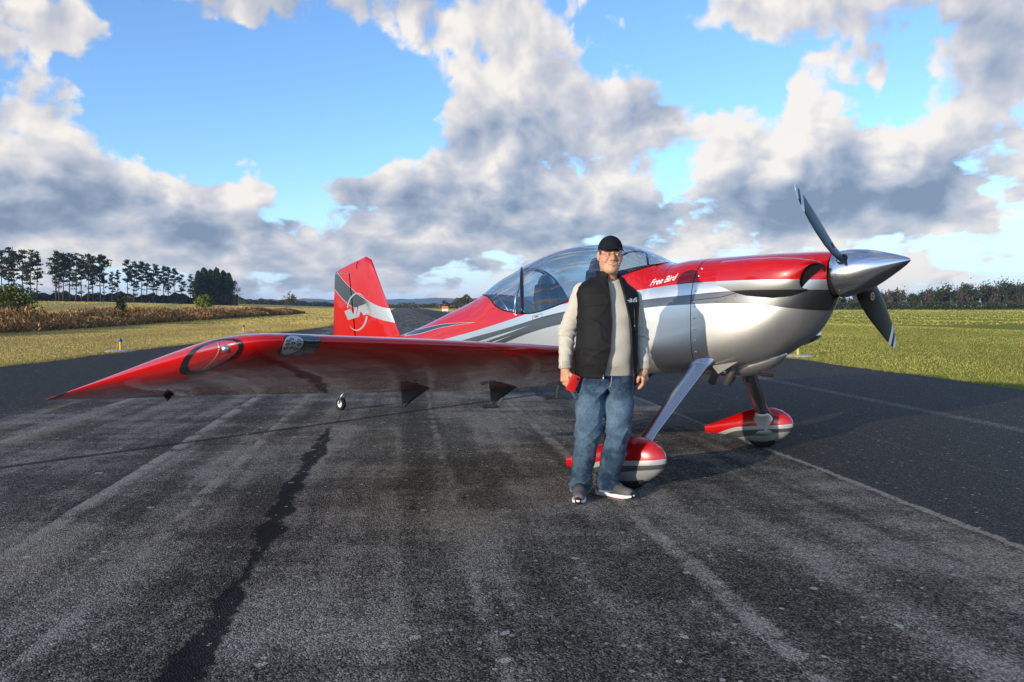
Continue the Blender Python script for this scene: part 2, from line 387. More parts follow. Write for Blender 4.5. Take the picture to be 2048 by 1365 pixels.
def scatter(n, ylo, yhi, xf0, xf1, k=2.0):
    y = ylo + (yhi - ylo) * rng.random(n) ** k; s = rng.random(n) ** 1.5
    x0, x1 = xf0(y), xf1(y); return x0 + (x1 - x0) * s, y
TAN = [(0.60, 0.46, 0.16), (0.46, 0.34, 0.11), (0.34, 0.34, 0.06), (0.23, 0.29, 0.042), (0.24, 0.16, 0.07)]
x, y = scatter(190000, 10, 75, lambda y: left_edge(y) + .22 * np.maximum(0, np.sin(y * 2.3) * np.sin(y * .9 + 1) + .25 * np.sin(y * 7.1)), lambda y: np.minimum(brush_x(y), -15 - 0 * y) - 1)
d = np.abs(x - left_edge(y))
Vb, Fb, Cb = blades(x, y, rng.uniform(.018, .05, len(x)) * (1 + 1.1 * (d < .5) * rng.random(len(x))), .005 + y * .00042, .8, TAN, [.52, .28, .09, .03, .08])
Cb *= np.repeat(np.where((d < .55) & (rng.random(len(d)) < .6), .45, 1.0), 3)[:, None]
tag(col_mesh('grass_verge', Vb, Fb, Cb, M_blade), 'short straw coloured grass left of the runway', 'grass', kind='stuff')
x, y = scatter(220000, 6, 60, lambda y: right_edge(y) - .20 * np.maximum(0, np.sin(y * 2.1) * np.sin(y * .8 + 1) + .25 * np.sin(y * 6.7)), lambda y: right_edge(y) + 24)
d = np.abs(x - right_edge(y))
Vb, Fb, Cb = blades(x, y, rng.uniform(.018, .05, len(x)) * (1 + 1.1 * (d < .5) * rng.random(len(x))), .005 + y * .00042, .8, TAN, [.15, .17, .35, .30, .03])
Cb *= np.repeat(np.where((d < .45) & (rng.random(len(d)) < .45), .55, 1.0), 3)[:, None]
tag(col_mesh('grass_verge', Vb, Fb, Cb, M_blade), 'yellow green grass right of the runway', 'grass', kind='stuff')

# far turf: coarser tufts out to the woods
x, y = scatter(70000, 58, 300, lambda y: right_edge(y) + .02, lambda y: .72 * y, 1.2); x = np.where(rng.random(len(x)) < .3, right_edge(y) + (x - right_edge(y)) * .2, x)
Vb, Fb, Cb = blades(x, y, rng.uniform(.03, .075, len(x)) * (1 + y / 250), .03 + y * .0011, .6, TAN, [.13, .16, .38, .30, .03])
tag(col_mesh('far_turf', Vb, Fb, Cb, M_blade), 'yellow green field stretching to the wood on the right', 'grass', kind='stuff')
x, y = scatter(70000, 60, 420, lambda y: np.where(y < 122, left_edge(y), -20.5 - .144 * (y - 122)), lambda y: -.70 * y, 1.2)
Vb, Fb, Cb = blades(x, y, rng.uniform(.03, .075, len(x)) * (1 + y / 250), .03 + y * .0011, .6, TAN, [.50, .28, .14, .05, .03])
tag(col_mesh('far_turf', Vb, Fb, Cb, M_blade), 'straw and green field between the brush and the pines', 'grass', kind='stuff')

def quads(P, size, aspect=1.0, up=0.0):
    """one randomly turned leaf quad at every point"""
    n = len(P); a = rng.normal(size=(n, 3)); a[:, 2] *= (1 - up); a /= np.linalg.norm(a, axis=1, keepdims=True)
    b = rng.normal(size=(n, 3)); b[:, 2] += up * 4; b -= a * (a * b).sum(1, keepdims=True); b /= np.linalg.norm(b, axis=1, keepdims=True)
    s = np.asarray(size).reshape(-1, 1) if np.ndim(size) else np.full((n, 1), size)
    a = a * s / 2; b = b * s / 2 * aspect
    V = np.stack([P - a - b, P + a - b * .6, P + a * .5 + b, P - a * .8 + b * .7], 1)
    return V.reshape(-1, 3), np.arange(n * 4).reshape(-1, 4)

# ---- the reddish brush strip along the left field
n = 100000
y = 20 + 128 * rng.random(n) ** 1.25
wdt = np.interp(y, [20, 40, 90, 140, 150], [7, 6.5, 5.5, 3, .5]); off = rng.random(n) ** .8 * wdt
hmax = np.interp(y, [20, 40, 75, 110, 148], [1.15, 1.10, 1.0, .95, .7]) * (0.55 + .75 * np.abs(np.sin(y * .37 + off * .8) * np.cos(y * .13 + 1))) * (.55 + .45 * np.minimum(off / 1.5, 1))
x = brush_x(y) - off; hz = rng.random(n) ** .75 * hmax
keep = (np.sin(y * .61 + off) * np.sin(y * .23 + 2) + rng.uniform(-.6, 1.1, n)) > -.15; hz = np.where(keep, hz, hz * .35)
P = np.stack([x + rng.normal(0, .1, n), y + rng.normal(0, .1, n), ground_z(x, y) + hz], 1)
Vq, Fq = quads(P, rng.uniform(.02, .06, n) * (1 + y / 90), 3.6, .45)
pal = np.array([(0.25, 0.10, 0.04), (0.34, 0.16, 0.06), (0.42, 0.28, 0.13), (0.17, 0.09, 0.05), (0.17, 0.15, 0.05)])
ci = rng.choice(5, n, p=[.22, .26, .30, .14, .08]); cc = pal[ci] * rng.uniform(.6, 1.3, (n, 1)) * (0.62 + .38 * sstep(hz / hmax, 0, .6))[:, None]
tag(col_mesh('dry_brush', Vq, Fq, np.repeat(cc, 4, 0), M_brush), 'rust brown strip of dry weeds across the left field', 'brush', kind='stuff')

def pine_parts(H, seed, bare=0.48, spread=1.0, dense=1.0):
    r = np.random.default_rng(seed); mb = MB()
    bx, by = r.normal(0, .25, 2)
    def axis(t): return Vector((bx * math.sin(t * 3), by * math.sin(t * 2.5), H * t))
    mb.tube([axis(t) for t in np.linspace(0, .97, 9)], [H * .0125 * (1 - .8 * t) for t in np.linspace(0, 1, 9)], 6)
    pts = []; shade = []
    nb = int(26 * dense)
    for i in range(nb):
        t = bare + (0.98 - bare) * (i + r.random() * .6) / nb
        if r.random() < .12: continue
        prof = math.sin(min(1, (t - bare) / (1 - bare) * .9 + .16) * math.pi) ** .7
        L = H * .135 * spread * prof * r.uniform(.5, 1.25); a = r.uniform(0, 2 * math.pi)
        p0 = axis(t); p1 = p0 + Vector((math.cos(a) * L, math.sin(a) * L, L * r.uniform(.0, .5)))
        mb.tube([p0, p1], [H * .0028, H * .001], 4, False)
        for f in (r.uniform(.5, .75), 1.0):
            c = np.array(p0.lerp(p1, f)); k = int(26 * dense)
            q = r.normal(size=(k, 3)) * np.array([.36, .36, .17]) * H / 22 * 1.75 * spread + c; pts.append(q)
    # stray dead stubs under the crown
    for i in range(5):
        t = r.uniform(.18, bare); a = r.uniform(0, 6.3); L = H * r.uniform(.03, .09); p0 = axis(t)
        mb.tube([p0, p0 + Vector((math.cos(a) * L, math.sin(a) * L, -.1 * L))], [H * .002, H * .0008], 4, False)
        if r.random() < .5: pts.append(r.normal(size=(14, 3)) * np.array([.5, .5, .2]) * H / 22 + np.array(p0 + Vector((math.cos(a) * L, math.sin(a) * L, 0))))
    return mb, np.concatenate(pts)
NEEDLE = np.array([(0.030, 0.050, 0.018), (0.045, 0.062, 0.022), (0.020, 0.034, 0.014), (0.065, 0.070, 0.028)])
def leaf_mesh(pts, size, pal, seed, up=0.0, asp=1.0):
    r = np.random.default_rng(seed); V, F = quads(pts, r.uniform(.6, 1.3, len(pts)) * size, asp, up)
    c = pal[r.integers(0, len(pal), len(pts))] * r.uniform(.7, 1.25, (len(pts), 1)); return V, F, np.repeat(c, 4, 0)
pine_data = []
for k in range(6):
    mb, pts = pine_parts(22, 100 + k, [.44, .36, .50, .40, .32, .46][k], [.84, .92, .78, .95, .86, .74][k], [1, 1.1, .95, 1.15, 1.0, .85][k])
    t_o = mb.build('trunk', M_bark); Vl, Fl, Cl = leaf_mesh(pts, .52, NEEDLE, k); c_o = col_mesh('crown', Vl, Fl, Cl, M_leaf)
    pine_data.append((t_o.data, c_o.data)); bpy.data.objects.remove(t_o); bpy.data.objects.remove(c_o)
def place_tree(name, data, loc, s, rz, label, cat, group=None, sz=1.0):
    e = empty(name, loc, rz); e.scale = (s, s, s * sz); tag(e, label, cat, group)
    for nm, me in zip(('trunk', 'crown'), data): link(bpy.data.objects.new(nm, me), e)
    return e
def field_at(px, D): x = (px - 1024) / 1560 * D; return x, D, float(ground_z(np.array(x), np.array(D)))
ORD = ['first', 'second', 'third', 'fourth', 'fifth', 'sixth', 'seventh', 'eighth', 'ninth', 'tenth', 'eleventh', 'twelfth', 'thirteenth', 'fourteenth']
groups = [('left edge pine clump', [(4, 330, 1.0), (15, 322, 1.03), (26, 333, 1.0), (43, 325, 1.0), (62, 322, .99), (73, 330, .98)]),
          ('long middle pine row', [(112, 325, .97), (118, 332, .96), (126, 328, .94), (139, 333, .96), (152, 330, .96), (163, 336, .94), (176, 332, .94), (187, 340, .92), (202, 335, .94), (209, 344, .94), (224, 342, .62), (236, 345, .66)]),
          ('pine row before the dark thicket', [(255, 345, .88), (267, 352, .86), (283, 350, .86), (293, 360, .84), (308, 356, .83), (313, 366, .82), (328, 364, .80), (336, 372, .80), (347, 370, .78), (362, 378, .66), (381, 382, .68)])]
k = 0
for gname, lst in groups:
    for i, (px, D, s) in enumerate(lst):
        wd = ('short spindly pine' if s < .7 else 'tall thin pine')
        place_tree('pine_tree', pine_data[k % 6], field_at(px, D), s, (k * 2.4) % 6.28, f'{wd}, {ORD[i]} from the left in the {gname}', 'tree', 'pines on the left skyline')
        k += 1
# dense evergreens of the thicket, full to the ground
ever_data = []
for q in range(3):
    r = np.random.default_rng(50 + q); H = 17
    mb = MB().tube([(0, 0, 0), (.1, .1, H * .9)], [.25, .05], 6)
    n = 2600; tt = r.random(n) ** .8; a = r.uniform(0, 6.28, n)
    rad = H * .20 * np.clip(np.sin(np.clip(tt * .82 + .18, 0, 1) * np.pi) ** .55, .1, 1) * (0.75 + .25 * np.sin(a * 3 + tt * 9 + q))
    rr = rad * r.random(n) ** .35
    pts = np.stack([np.cos(a) * rr, np.sin(a) * rr, tt * H], 1) + r.normal(0, .25, (n, 3))
    t_o = mb.build('trunk', M_bark); Vl, Fl, Cl = leaf_mesh(pts, .8, NEEDLE * np.array([.9, 1.0, .85]), 60 + q); c_o = col_mesh('crown', Vl, Fl, Cl, M_leaf)
    ever_data.append((t_o.data, c_o.data)); bpy.data.objects.remove(t_o); bpy.data.objects.remove(c_o)
for i, (px, D, s) in enumerate([(397, 390, .95), (408, 384, 1.04), (421, 392, 1.02), (433, 386, 1.05), (446, 392, 1.0), (457, 388, .93)]):
    place_tree('evergreen_tree', ever_data[i % 3], field_at(px, D), s, i * 1.3, f'dense dark evergreen, {ORD[i]} from the left in the thicket right of the pines', 'tree', 'evergreens of the dark thicket')
def bare_tree(H, seed, levels=4, twig=0.35):
    r = np.random.default_rng(seed); mb = MB(); tips = []
    def grow(p, d, L, rad, lev):
        e = p + d * L; mid = p + d * L * .5 + Vector(r.normal(0, .05 * L, 3)); mb.tube([p, mid, e], [rad, rad * .8, rad * .6], 5 if lev > 1 else 4, False)
        if lev == 0: tips.append(np.array(e)); return
        for _ in range(int(r.integers(2, 5))):
            nd = (d + Vector(r.normal(0, .48, 3)) + Vector((0, 0, .12))).normalized(); grow(p.lerp(e, r.uniform(.55, 1)), nd, L * r.uniform(.55, .8), rad * .55, lev - 1)
    grow(Vector((0, 0, 0)), Vector((0, 0, 1)), H * .34, H * .014, levels)
    return mb, np.array(tips)
for (px, D, H, lab, sd) in [(470, 392, 15, 'leafless grey tree at the right end of the thicket', 3), (574, 142, 5.2, 'leafless brown tree at the far end of the brush strip', 5), (268, 300, 5.5, 'small leafless tree in front of the pine row', 8)]:
    mb, tips = bare_tree(H, sd); e = empty('bare_tree', field_at(px, D)); tag(e, lab, 'tree')
    mb.build('trunk', M_greybark, e)
    Vl, Fl, Cl = leaf_mesh(np.repeat(tips, 4, 0) + rng.normal(0, H * .03, (len(tips) * 4, 3)), H * .018, np.array([(0.16, 0.11, 0.08), (0.11, 0.08, 0.06)]), sd, 0, 5); col_mesh('crown', Vl, Fl, Cl, M_leaf, e)
def shrub(name, loc, rad, H, pal, size, n, lab, seed, z0=.1, cat='shrub'):
    r = np.random.default_rng(seed); e = empty(name, loc); tag(e, lab, cat); mb = MB()
    for i in range(7):
        a = r.uniform(0, 6.28); mb.tube([(0, 0, 0), (math.cos(a) * rad * .3, math.sin(a) * rad * .3, H * .45), (math.cos(a) * rad * .65, math.sin(a) * rad * .65, H * r.uniform(.6, .85))], [H * .012, H * .008, H * .003], 5, False)
    mb.build('stem', M_greybark, e)
    a = r.uniform(0, 6.28, n); t = r.random(n); zz = z0 + (1 - z0) * t
    lob = .72 + .28 * np.sin(a * 4 + t * 7 + seed); rr = rad * lob * np.sqrt(np.clip(1 - ((zz - .55) / .5) ** 2, .05, 1)) * r.random(n) ** .4
    pts = np.stack([np.cos(a) * rr, np.sin(a) * rr, zz * H], 1) + r.normal(0, rad * .07, (n, 3))
    Vl, Fl, Cl = leaf_mesh(pts, size, np.array(pal), seed); col_mesh('crown', Vl, Fl, Cl, M_leaf, e)
YG = [(0.17, 0.20, 0.035), (0.22, 0.24, 0.05), (0.12, 0.15, 0.03)]
x, y, z = field_at(408, 95); shrub('shrub', (x, y, z + .35), 1.25, 2.2, YG, .17, 1500, 'bright yellow green shrub above the brush strip', 3, .45)
x, y, z = field_at(18, 52); shrub('shrub', (x, y, z), 2.1, 2.55, [(0.10, 0.13, 0.03), (0.15, 0.16, 0.05), (0.07, 0.09, 0.025)], .13, 3800, 'broad olive green shrub at the left edge of the brush', 4, .1)
x, y, z = field_at(243, 60); shrub('cedar_sapling', (x, y, z), .42, 2.35, NEEDLE * 1.5, .13, 700, 'small dark cedar sapling standing up out of the brush', 5, .3, 'sapling')

def mass(name, lab, P, size, pal, cat='trees', up=0.0, asp=1.0):
    Vl, Fl, Cl = leaf_mesh(P, size, pal, len(P), up, asp); tag(col_mesh(name, Vl, Fl, Cl, M_leaf), lab, cat, kind='stuff')
def band_points(n, px0, px1, D0, D1, h0, h1, hump, depth, zb=0.0, seed=0):
    r = np.random.default_rng(seed); s = r.random(n); px = px0 + (px1 - px0) * s; D = D0 + (D1 - D0) * s + r.uniform(-depth, depth, n)
    x = (px - 1024) / 1560 * D; H = (h0 + (h1 - h0) * s) * (1 + hump * (.5 * np.sin(px * .11) + .3 * np.sin(px * .29 + 1) + .35 * np.sin(px * .053 + 2)))
    return np.stack([x, D, ground_z(x, D) + zb + H * r.random(n) ** .8], 1)
mass('undergrowth', 'dark undergrowth below the pines on the left skyline', band_points(26000, -60, 476, 328, 388, 3.3, 4.2, .35, 10, seed=1), .55, np.array([(0.045, 0.035, 0.02), (0.03, 0.038, 0.016), (0.06, 0.045, 0.028)]), 'undergrowth')
FAR = np.array([(0.05, 0.06, 0.025), (0.11, 0.09, 0.05), (0.16, 0.13, 0.08), (0.035, 0.045, 0.02)])
mass('far_woods', 'low line of mixed trees at the far end of the left field', band_points(13000, 470, 700, 640, 700, 4.4, 3.6, .35, 30, seed=2), 1.0, FAR)
mass('far_woods', 'mixed trees below the blue ridge beyond the runway', np.concatenate([band_points(13000, 760, 1300, 640, 660, 3.2, 3.6, .35, 30, seed=3), band_points(6000, 885, 960, 520, 500, 5.5, 6, .5, 12, seed=4)]), .95, FAR)

# ---- the wood beyond the right field: pines and leafless trees that read as one mass
WV, WF, WC, n0 = [], [], [], 0
def push(V, F, Cc):
    global n0
    WV.append(V); WF.append(np.asarray(F) + n0); WC.append(Cc); n0 += len(V)
r = np.random.default_rng(11)
for i in range(330):
    px = 1560 + 900 * r.random(); D = 300 + r.uniform(0, 45); x = (px - 1024) / 1560 * D
    H = np.interp(px, [1560, 1720, 1800, 1880, 1960, 2460], [5.0, 5.6, 6.6, 7.2, 9.2, 9.6]) * r.uniform(.55, 1.22)
    kind = r.random()
    k = 8; w = .14; zz = np.array([0, H * .92]); gc = np.array([(0.16, 0.13, 0.11), (0.09, 0.07, 0.06)])[int(kind > .3)]
    tV = np.array([[x - w, D, 0], [x + w, D, 0], [x + w * .4, D, H * .9], [x - w * .4, D, H * .9], [x, D - w, 0], [x, D + w, 0], [x, D + w * .4, H * .9], [x, D - w * .4, H * .9]]); push(tV, [[0, 1, 2, 3], [4, 5, 6, 7]], np.tile(gc, (8, 1)))
    if kind < .62:
        n = 230; q = r.normal(size=(n, 3)) * np.array([H * .10, H * .10, H * .12]) + np.array([x, D, H * .82])
        push(*leaf_mesh(q, .55, NEEDLE * .95, i))
    else:
        n = 240; q = r.normal(size=(n, 3)) * np.array([H * .13, H * .13, H * .2]) + np.array([x, D, H * .62])
        push(*leaf_mesh(q, .34, np.array([(0.075, 0.062, 0.05), (0.10, 0.085, 0.07), (0.05, 0.045, 0.035)]), i, .6, 3))
q = np.stack([(1540 + 960 * r.random(16000) - 1024) / 1560 * 298, 292 + r.uniform(0, 10, 16000), 3.0 * r.random(16000) ** 1.1], 1)
push(*leaf_mesh(q, .5, np.array([(0.04, 0.055, 0.018), (0.03, 0.04, 0.015), (0.06, 0.065, 0.025)]), 5))
tag(col_mesh('right_woods', np.concatenate(WV), [list(f) for a in WF for f in a], np.concatenate(WC), M_leaf), 'wood of pines and leafless trees beyond the right field', 'trees', kind='stuff')

# ---- runway edge lights and the marker board
M_yel = material('yellow_paint', (0.62, 0.42, 0.03), 0.5); M_blue = material('blue_glass', (0.01, 0.02, 0.35), 0.12, coat=.6)
M_conc = material('pale_concrete', (0.42, 0.40, 0.35), 0.9); M_orange = material('orange_board', (0.85, 0.13, 0.02), 0.6); M_white = material('white_paint', (0.75, 0.75, 0.72), 0.5)
def edge_light(px, D, lab):
    x, y, z = field_at(px, D); e = empty('edge_light', (x, y, z + .02)); tag(e, lab, 'light', 'blue lights along the runway edge')
    MB().lathe([(-.05, .0), (-.05, .42), (0, .42), (.022, .38), (.03, 0)], (0, 0, 0), (0, 0, 1), 20).build('base', M_conc, e, auto=30)
    MB().lathe([(.02, 0), (.02, .05), (.05, .034), (.25, .034), (.255, .05), (.275, .05), (.28, 0)], (0, 0, 0), (0, 0, 1), 14).build('post', M_yel, e, auto=30)
    MB().lathe([(.275, .045), (.30, .052), (.34, .05), (.37, .035), (.385, 0)], (0, 0, 0), (0, 0, 1), 14).build('lens', M_blue, e)
edge_light(241, 23.4, 'blue topped edge light on a pale pad nearest on the left grass')
edge_light(487, 40.0, 'blue topped edge light just showing over the wing tip')
edge_light(640, 72.0, 'small far edge light left of the red tail fin')
edge_light(1596, 21.2, 'edge light with yellow post on the right grass under the nose')
x, y, z = field_at(890, 190); e = empty('marker_board', (x, y, z)); tag(e, 'orange and white marker board far down the runway', 'marker')
MB().box((-.8, -.05, .75), (.8, .05, 1.35)).build('panel', M_orange, e, False); MB().box((-.75, -.04, .2), (.75, .04, .74)).build('lower_panel', M_white, e, False)
MB().box((-.6, -.03, -.1), (-.5, .03, .2)).build('leg', M_white, e, False); MB().box((.5, -.03, -.1), (.6, .03, .2)).build('leg', M_white, e, False)

# ---- thin air: one closed box of even haze round everything that stands on the ground
def haze_box():
    me = MB().box((-5300, -420, -6), (5300, 7700, 84)); o = me.build('haze', None, smooth=False); o.data.materials.clear()
    m = bpy.data.materials.new('thin_haze'); m.use_nodes = True; nt = m.node_tree; nt.nodes.clear()
    pv = nt.nodes.new('ShaderNodeVolumePrincipled'); pv.inputs['Color'].default_value = (0.45, 0.66, 1.0, 1); pv.inputs['Density'].default_value = 0.00011; pv.inputs['Anisotropy'].default_value = 0.0
    ou = nt.nodes.new('ShaderNodeOutputMaterial'); nt.links.new(pv.outputs[0], ou.inputs['Volume']); o.data.materials.append(m)
    tag(o, 'thin pale blue haze over the far fields and ridge', 'haze', kind='stuff')
haze_box()

# ================================================================== AIRPLANE
# local frame: x forward, y to the airplane's left, z up; origin on the ground between the main wheels
HEAD = 0.735
plane = empty('airplane', (1.617, 6.54, 0), -HEAD)
tag(plane, 'red and silver low wing sport airplane with bubble canopy parked on the runway', 'airplane')
def half(xs, ys): return smooth_interp(xs, ys)
STN = [-5.22, -4.6, -3.96, -3.43, -3.1, -2.55, -2.28, -2.04, -1.80, -1.55, -1.31, -1.08, -.85, -.64, -.48, -.32, -.05, .31, .65, .80, .954, 1.03, 1.075]
Z_T = [.83, .93, .985, 1.134, 1.25, 1.454, 1.607, 1.702, 1.795, 1.867, 1.898, 1.905, 1.893, 1.850, 1.785, 1.706, 1.720, 1.734, 1.743, 1.743, 1.742, 1.74, 1.735]
zt_f = half(STN, Z_T)
zb_f = half([-5.22, -4.0, -2.5, -1.9, -1.0, -.33, .135, .4, .644, .8, .954, 1.03, 1.075], [.60, .50, .545, .60, .695, .755, .79, .845, .93, 1.03, 1.16, 1.29, 1.39])
hw_f = half([-5.22, -4.6, -3.96, -3.43, -2.55, -1.9, -1.0, -.33, .135, .4, .644, .8, .954, 1.03, 1.075], [.015, .075, .15, .215, .31, .385, .425, .43, .42, .408, .38, .345, .28, .225, .185])
zm_f = half([-5.22, -3.96, -2.55, -1.9, -1.0, 0, .644, .954, 1.075], [.70, .74, .90, 1.0, 1.14, 1.24, 1.36, 1.48, 1.56])
nu_f = half([-5.22, -2.6, -1.2, -.3, .1, .7, 1.075], [2.0, 2.0, 2.1, 2.4, 2.5, 2.3, 2.0])
nl_f = half([-5.22, -2.6, -1.2, 0, .5, .9, 1.075], [2.2, 3.0, 4.2, 4.0, 3.2, 2.3, 2.0])
def side_w(a, z):
    """half width of the body at station a and height z"""
    zt, zb, w, zm = zt_f(a), zb_f(a), hw_f(a), zm_f(a)
    if z >= zm: k = min(1, (z - zm) / (zt - zm)); n = nu_f(a)
    else: k = min(1, (zm - z) / (zm - zb)); n = nl_f(a)
    return w * max(0.0, 1 - k ** n) ** (1 / n)
SILL = half([-2.56, -2.50, -2.42, -2.30, -2.22, -2.14, -2.04, -1.86, -1.61, -1.22, -.80, -.54, -.42, -.36, -.315], [1.452, 1.452, 1.445, 1.425, 1.39, 1.345, 1.305, 1.275, 1.262, 1.352, 1.51, 1.612, 1.655, 1.682, 1.706])
A0, A1 = -2.55, -.318
def arc(a, z0, z1, n, top):
    """points on the right half from height z0 to z1 (right = -y)"""
    out = []
    for i in range(n + 1):
        t = i / n; zt, zb, w, zm = zt_f(a), zb_f(a), hw_f(a), zm_f(a)
        def ang(z):
            if z >= zm: k = min(1, (z - zm) / (zt - zm)); return math.asin(k ** (nu_f(a) / 2))
            k = min(1, (zm - z) / (zm - zb)); return -math.asin(k ** (nl_f(a) / 2))
        th = ang(z0) + (ang(z1) - ang(z0)) * t; s, c = math.sin(th), math.cos(th)
        n_ = nu_f(a) if s >= 0 else nl_f(a)
        y = w * abs(c) ** (2 / n_); z = zm + (zt - zm) * abs(s) ** (2 / n_) if s >= 0 else zm - (zm - zb) * abs(s) ** (2 / n_)
        out.append((a, -y, z))
    return out
def skin(stations, f0, f1, n, name, mat, parent, off=0.0):
    """strip of body skin between heights f0(a) and f1(a), both sides joined over the far end of the arc"""
    rings = []
    for a in stations:
        r = arc(a, f0(a), f1(a), n, True); l = [(x, -y, z) for (x, y, z) in r][::-1]
        rings.append(r + l[(1 if abs(r[-1][1]) < 1e-6 else 0):])
    m = min(len(r) for r in rings); rings = [r[:m] if len(r) == m else r[:n] + r[n + 1:] for r in rings]
    V, F = loft(rings, closed=False); return mesh(name, V, F, mat, parent)

def axv(a): return min(1.0, max(0.0, (a + 5.5) / 7.0))
def cv(pts): return [(axv(a), z / 2.2) for a, z in pts]
RED_L = [(-5.5, .50), (-4.5, .68), (-3.5, .86), (-2.81, 1.0), (-2.44, 1.072), (-1.9, 1.192), (-1.65, 1.255), (-1.25, 1.338), (-.39, 1.466), (.05, 1.512), (.5, 1.526), (1.07, 1.524), (1.5, 1.52)]
G1_L = [(-5.5, .40), (-4.5, .56), (-3.5, .76), (-2.5, .999), (-1.95, 1.11), (-1.71, 1.166), (-1.28, 1.264), (-.39, 1.378), (.07, 1.42), (.42, 1.447), (.8, 1.452), (1.5, 1.444)]
G2_L = [(-5.5, .2), (-3.5, .55), (-2.5, .80), (-1.87, .995), (-1.56, 1.088), (-1.3, 1.149), (-.39, 1.307), (.09, 1.344), (.58, 1.347), (.97, 1.303), (1.5, 1.26)]
RED = (0.48, 0.0018, 0.0022); SILV = (0.74, 0.73, 0.69); GREY = (0.115, 0.12, 0.122)
def flake(t, p): return t.mr(t.sep(t.voro(p, 900, out='Color'))[0], 0, 1, .92, 1.06)
def paint_nodes(t):
    p = t.obj(); x, y, z = t.sep(p)
    k = t.m('DIVIDE', t.m('ADD', x, 5.5), 7.0, clamp=True)
    zr = t.m('MULTIPLY', t.curve(k, cv(RED_L)), 2.2); g1 = t.m('MULTIPLY', t.curve(k, cv(G1_L)), 2.2); g2 = t.m('MULTIPLY', t.curve(k, cv(G2_L)), 2.2)
    red = t.mr(t.m('SUBTRACT', z, zr), -.0015, .0015); grey = t.m('MULTIPLY', t.m('LESS_THAN', z, g1), t.m('GREATER_THAN', z, g2))
    # thin silver speed lines inside the grey band towards the tail
    f = t.m('DIVIDE', t.m('SUBTRACT', z, g2), t.m('SUBTRACT', g1, g2))
    for c, x0, x1, w in ((.62, -2.7, -1.55, .075), (.34, -2.6, -1.75, .06)):
        tp = t.m('MULTIPLY', t.mr(x, x1, x1 - .5), w); ln = t.m('LESS_THAN', t.m('ABSOLUTE', t.m('SUBTRACT', f, c)), tp); grey = t.m('MULTIPLY', grey, t.m('SUBTRACT', 1.0, ln))
    # dark swoosh on the red rear deck
    zc = t.m('MULTIPLY_ADD', t.m('ADD', x, 2.49), 0.075, 1.162); zc = t.m('ADD', zc, t.m('MULTIPLY', t.mr(x, -2.9, -3.6), -.045))
    sw = t.m('LESS_THAN', t.m('ABSOLUTE', t.m('SUBTRACT', z, zc)), t.mr(x, -2.47, -3.4, 0, .026, False)); sw = t.m('MULTIPLY', sw, t.m('GREATER_THAN', x, -3.75))
    sw2 = t.m('LESS_THAN', t.m('ABSOLUTE', t.m('SUBTRACT', z, zc)), t.mr(x, -2.40, -3.4, 0, .032, False)); sw2 = t.m('MULTIPLY', sw2, t.m('GREATER_THAN', x, -3.78))
    c = t.mix(grey, SILV, GREY); c = t.mix(red, c, RED); c = t.mix(t.m('MULTIPLY', sw2, red), c, (0.45, 0.46, 0.48)); c = t.mix(t.m('MULTIPLY', sw, red), c, (0.03, 0.04, 0.055))
    metal = t.m('MULTIPLY', t.m('SUBTRACT', 1.0, red), 0.90)
    c = t.v('SCALE', c, scale=flake(t, p))
    wav = t.noise(p, 3.5, 2, .5)
    return {'Base Color': c, 'Metallic': metal, 'Roughness': t.mr(red, 0, 1, .36, .30), 'Coat Normal': t.bump(wav, .05, .05)}
M_paint = material('airplane_paint', rough=0.3, coat=1.0, spec=.2, build=paint_nodes)
def redpaint(t):
    p = t.obj(); return {'Coat Normal': t.bump(t.noise(p, 3.0, 2, .5), .04, .05)}
M_red = material('red_gloss', RED, 0.28, coat=1.0, spec=.2, build=redpaint)
M_chrome = material('polished_metal', (0.78, 0.78, 0.79), 0.13, 1.0, build=lambda t: {'Roughness': t.mr(t.noise(t.obj(), 6, 4), .2, .8, .14, .22)})
M_alu = material('satin_metal', (0.55, 0.56, 0.58), 0.32, 0.9)
M_steel = material('dull_steel', (0.30, 0.29, 0.28), 0.45, 0.9)
M_dark = material('dark_interior', (0.012, 0.012, 0.013), 0.75, spec=.3)
M_black = material('black_gloss', (0.008, 0.008, 0.009), 0.18, coat=.6)
M_rubber = material('rubber', (0.016, 0.016, 0.016), 0.8, spec=.3)
M_gap = material('panel_gap', (0.01, 0.01, 0.01), 0.9, spec=.1)
M_wht = material('white_decal', (0.80, 0.80, 0.78), 0.35, coat=.4)
M_grydec = material('silver_decal', (0.42, 0.44, 0.45), 0.32, .4, coat=.8)
def glass_mat(name, tint, rough=0.0, refl=(.80, .09)):
    m = bpy.data.materials.new(name); m.use_nodes = True; nt = m.node_tree; nt.nodes.clear(); t = NT(nt)
    tr = nt.nodes.new('ShaderNodeBsdfTransparent'); tr.inputs[0].default_value = (*tint, 1)
    gl = nt.nodes.new('ShaderNodeBsdfGlossy'); gl.inputs['Roughness'].default_value = rough; gl.inputs['Color'].default_value = (1, 1, 1, 1)
    lw = nt.nodes.new('ShaderNodeLayerWeight')
    mx = nt.nodes.new('ShaderNodeMixShader'); nt.links.new(t.m('MULTIPLY_ADD', t.m('POWER', lw.outputs['Facing'], 2.2), refl[0], refl[1], clamp=True), mx.inputs[0])
    nt.links.new(tr.outputs[0], mx.inputs[1]); nt.links.new(gl.outputs[0], mx.inputs[2])
    o = nt.nodes.new('ShaderNodeOutputMaterial'); nt.links.new(mx.outputs[0], o.inputs[0]); return m
M_glass = glass_mat('canopy_glass', (0.60, 0.70, 0.78), refl=(.75, .07)); M_lens = glass_mat('clear_lens', (0.93, 0.93, 0.93)); M_smoke = glass_mat('tinted_glass', (0.30, 0.38, 0.50))
M_specs = glass_mat('spectacle_glass', (0.99, 0.985, 0.97), refl=(.12, .012))

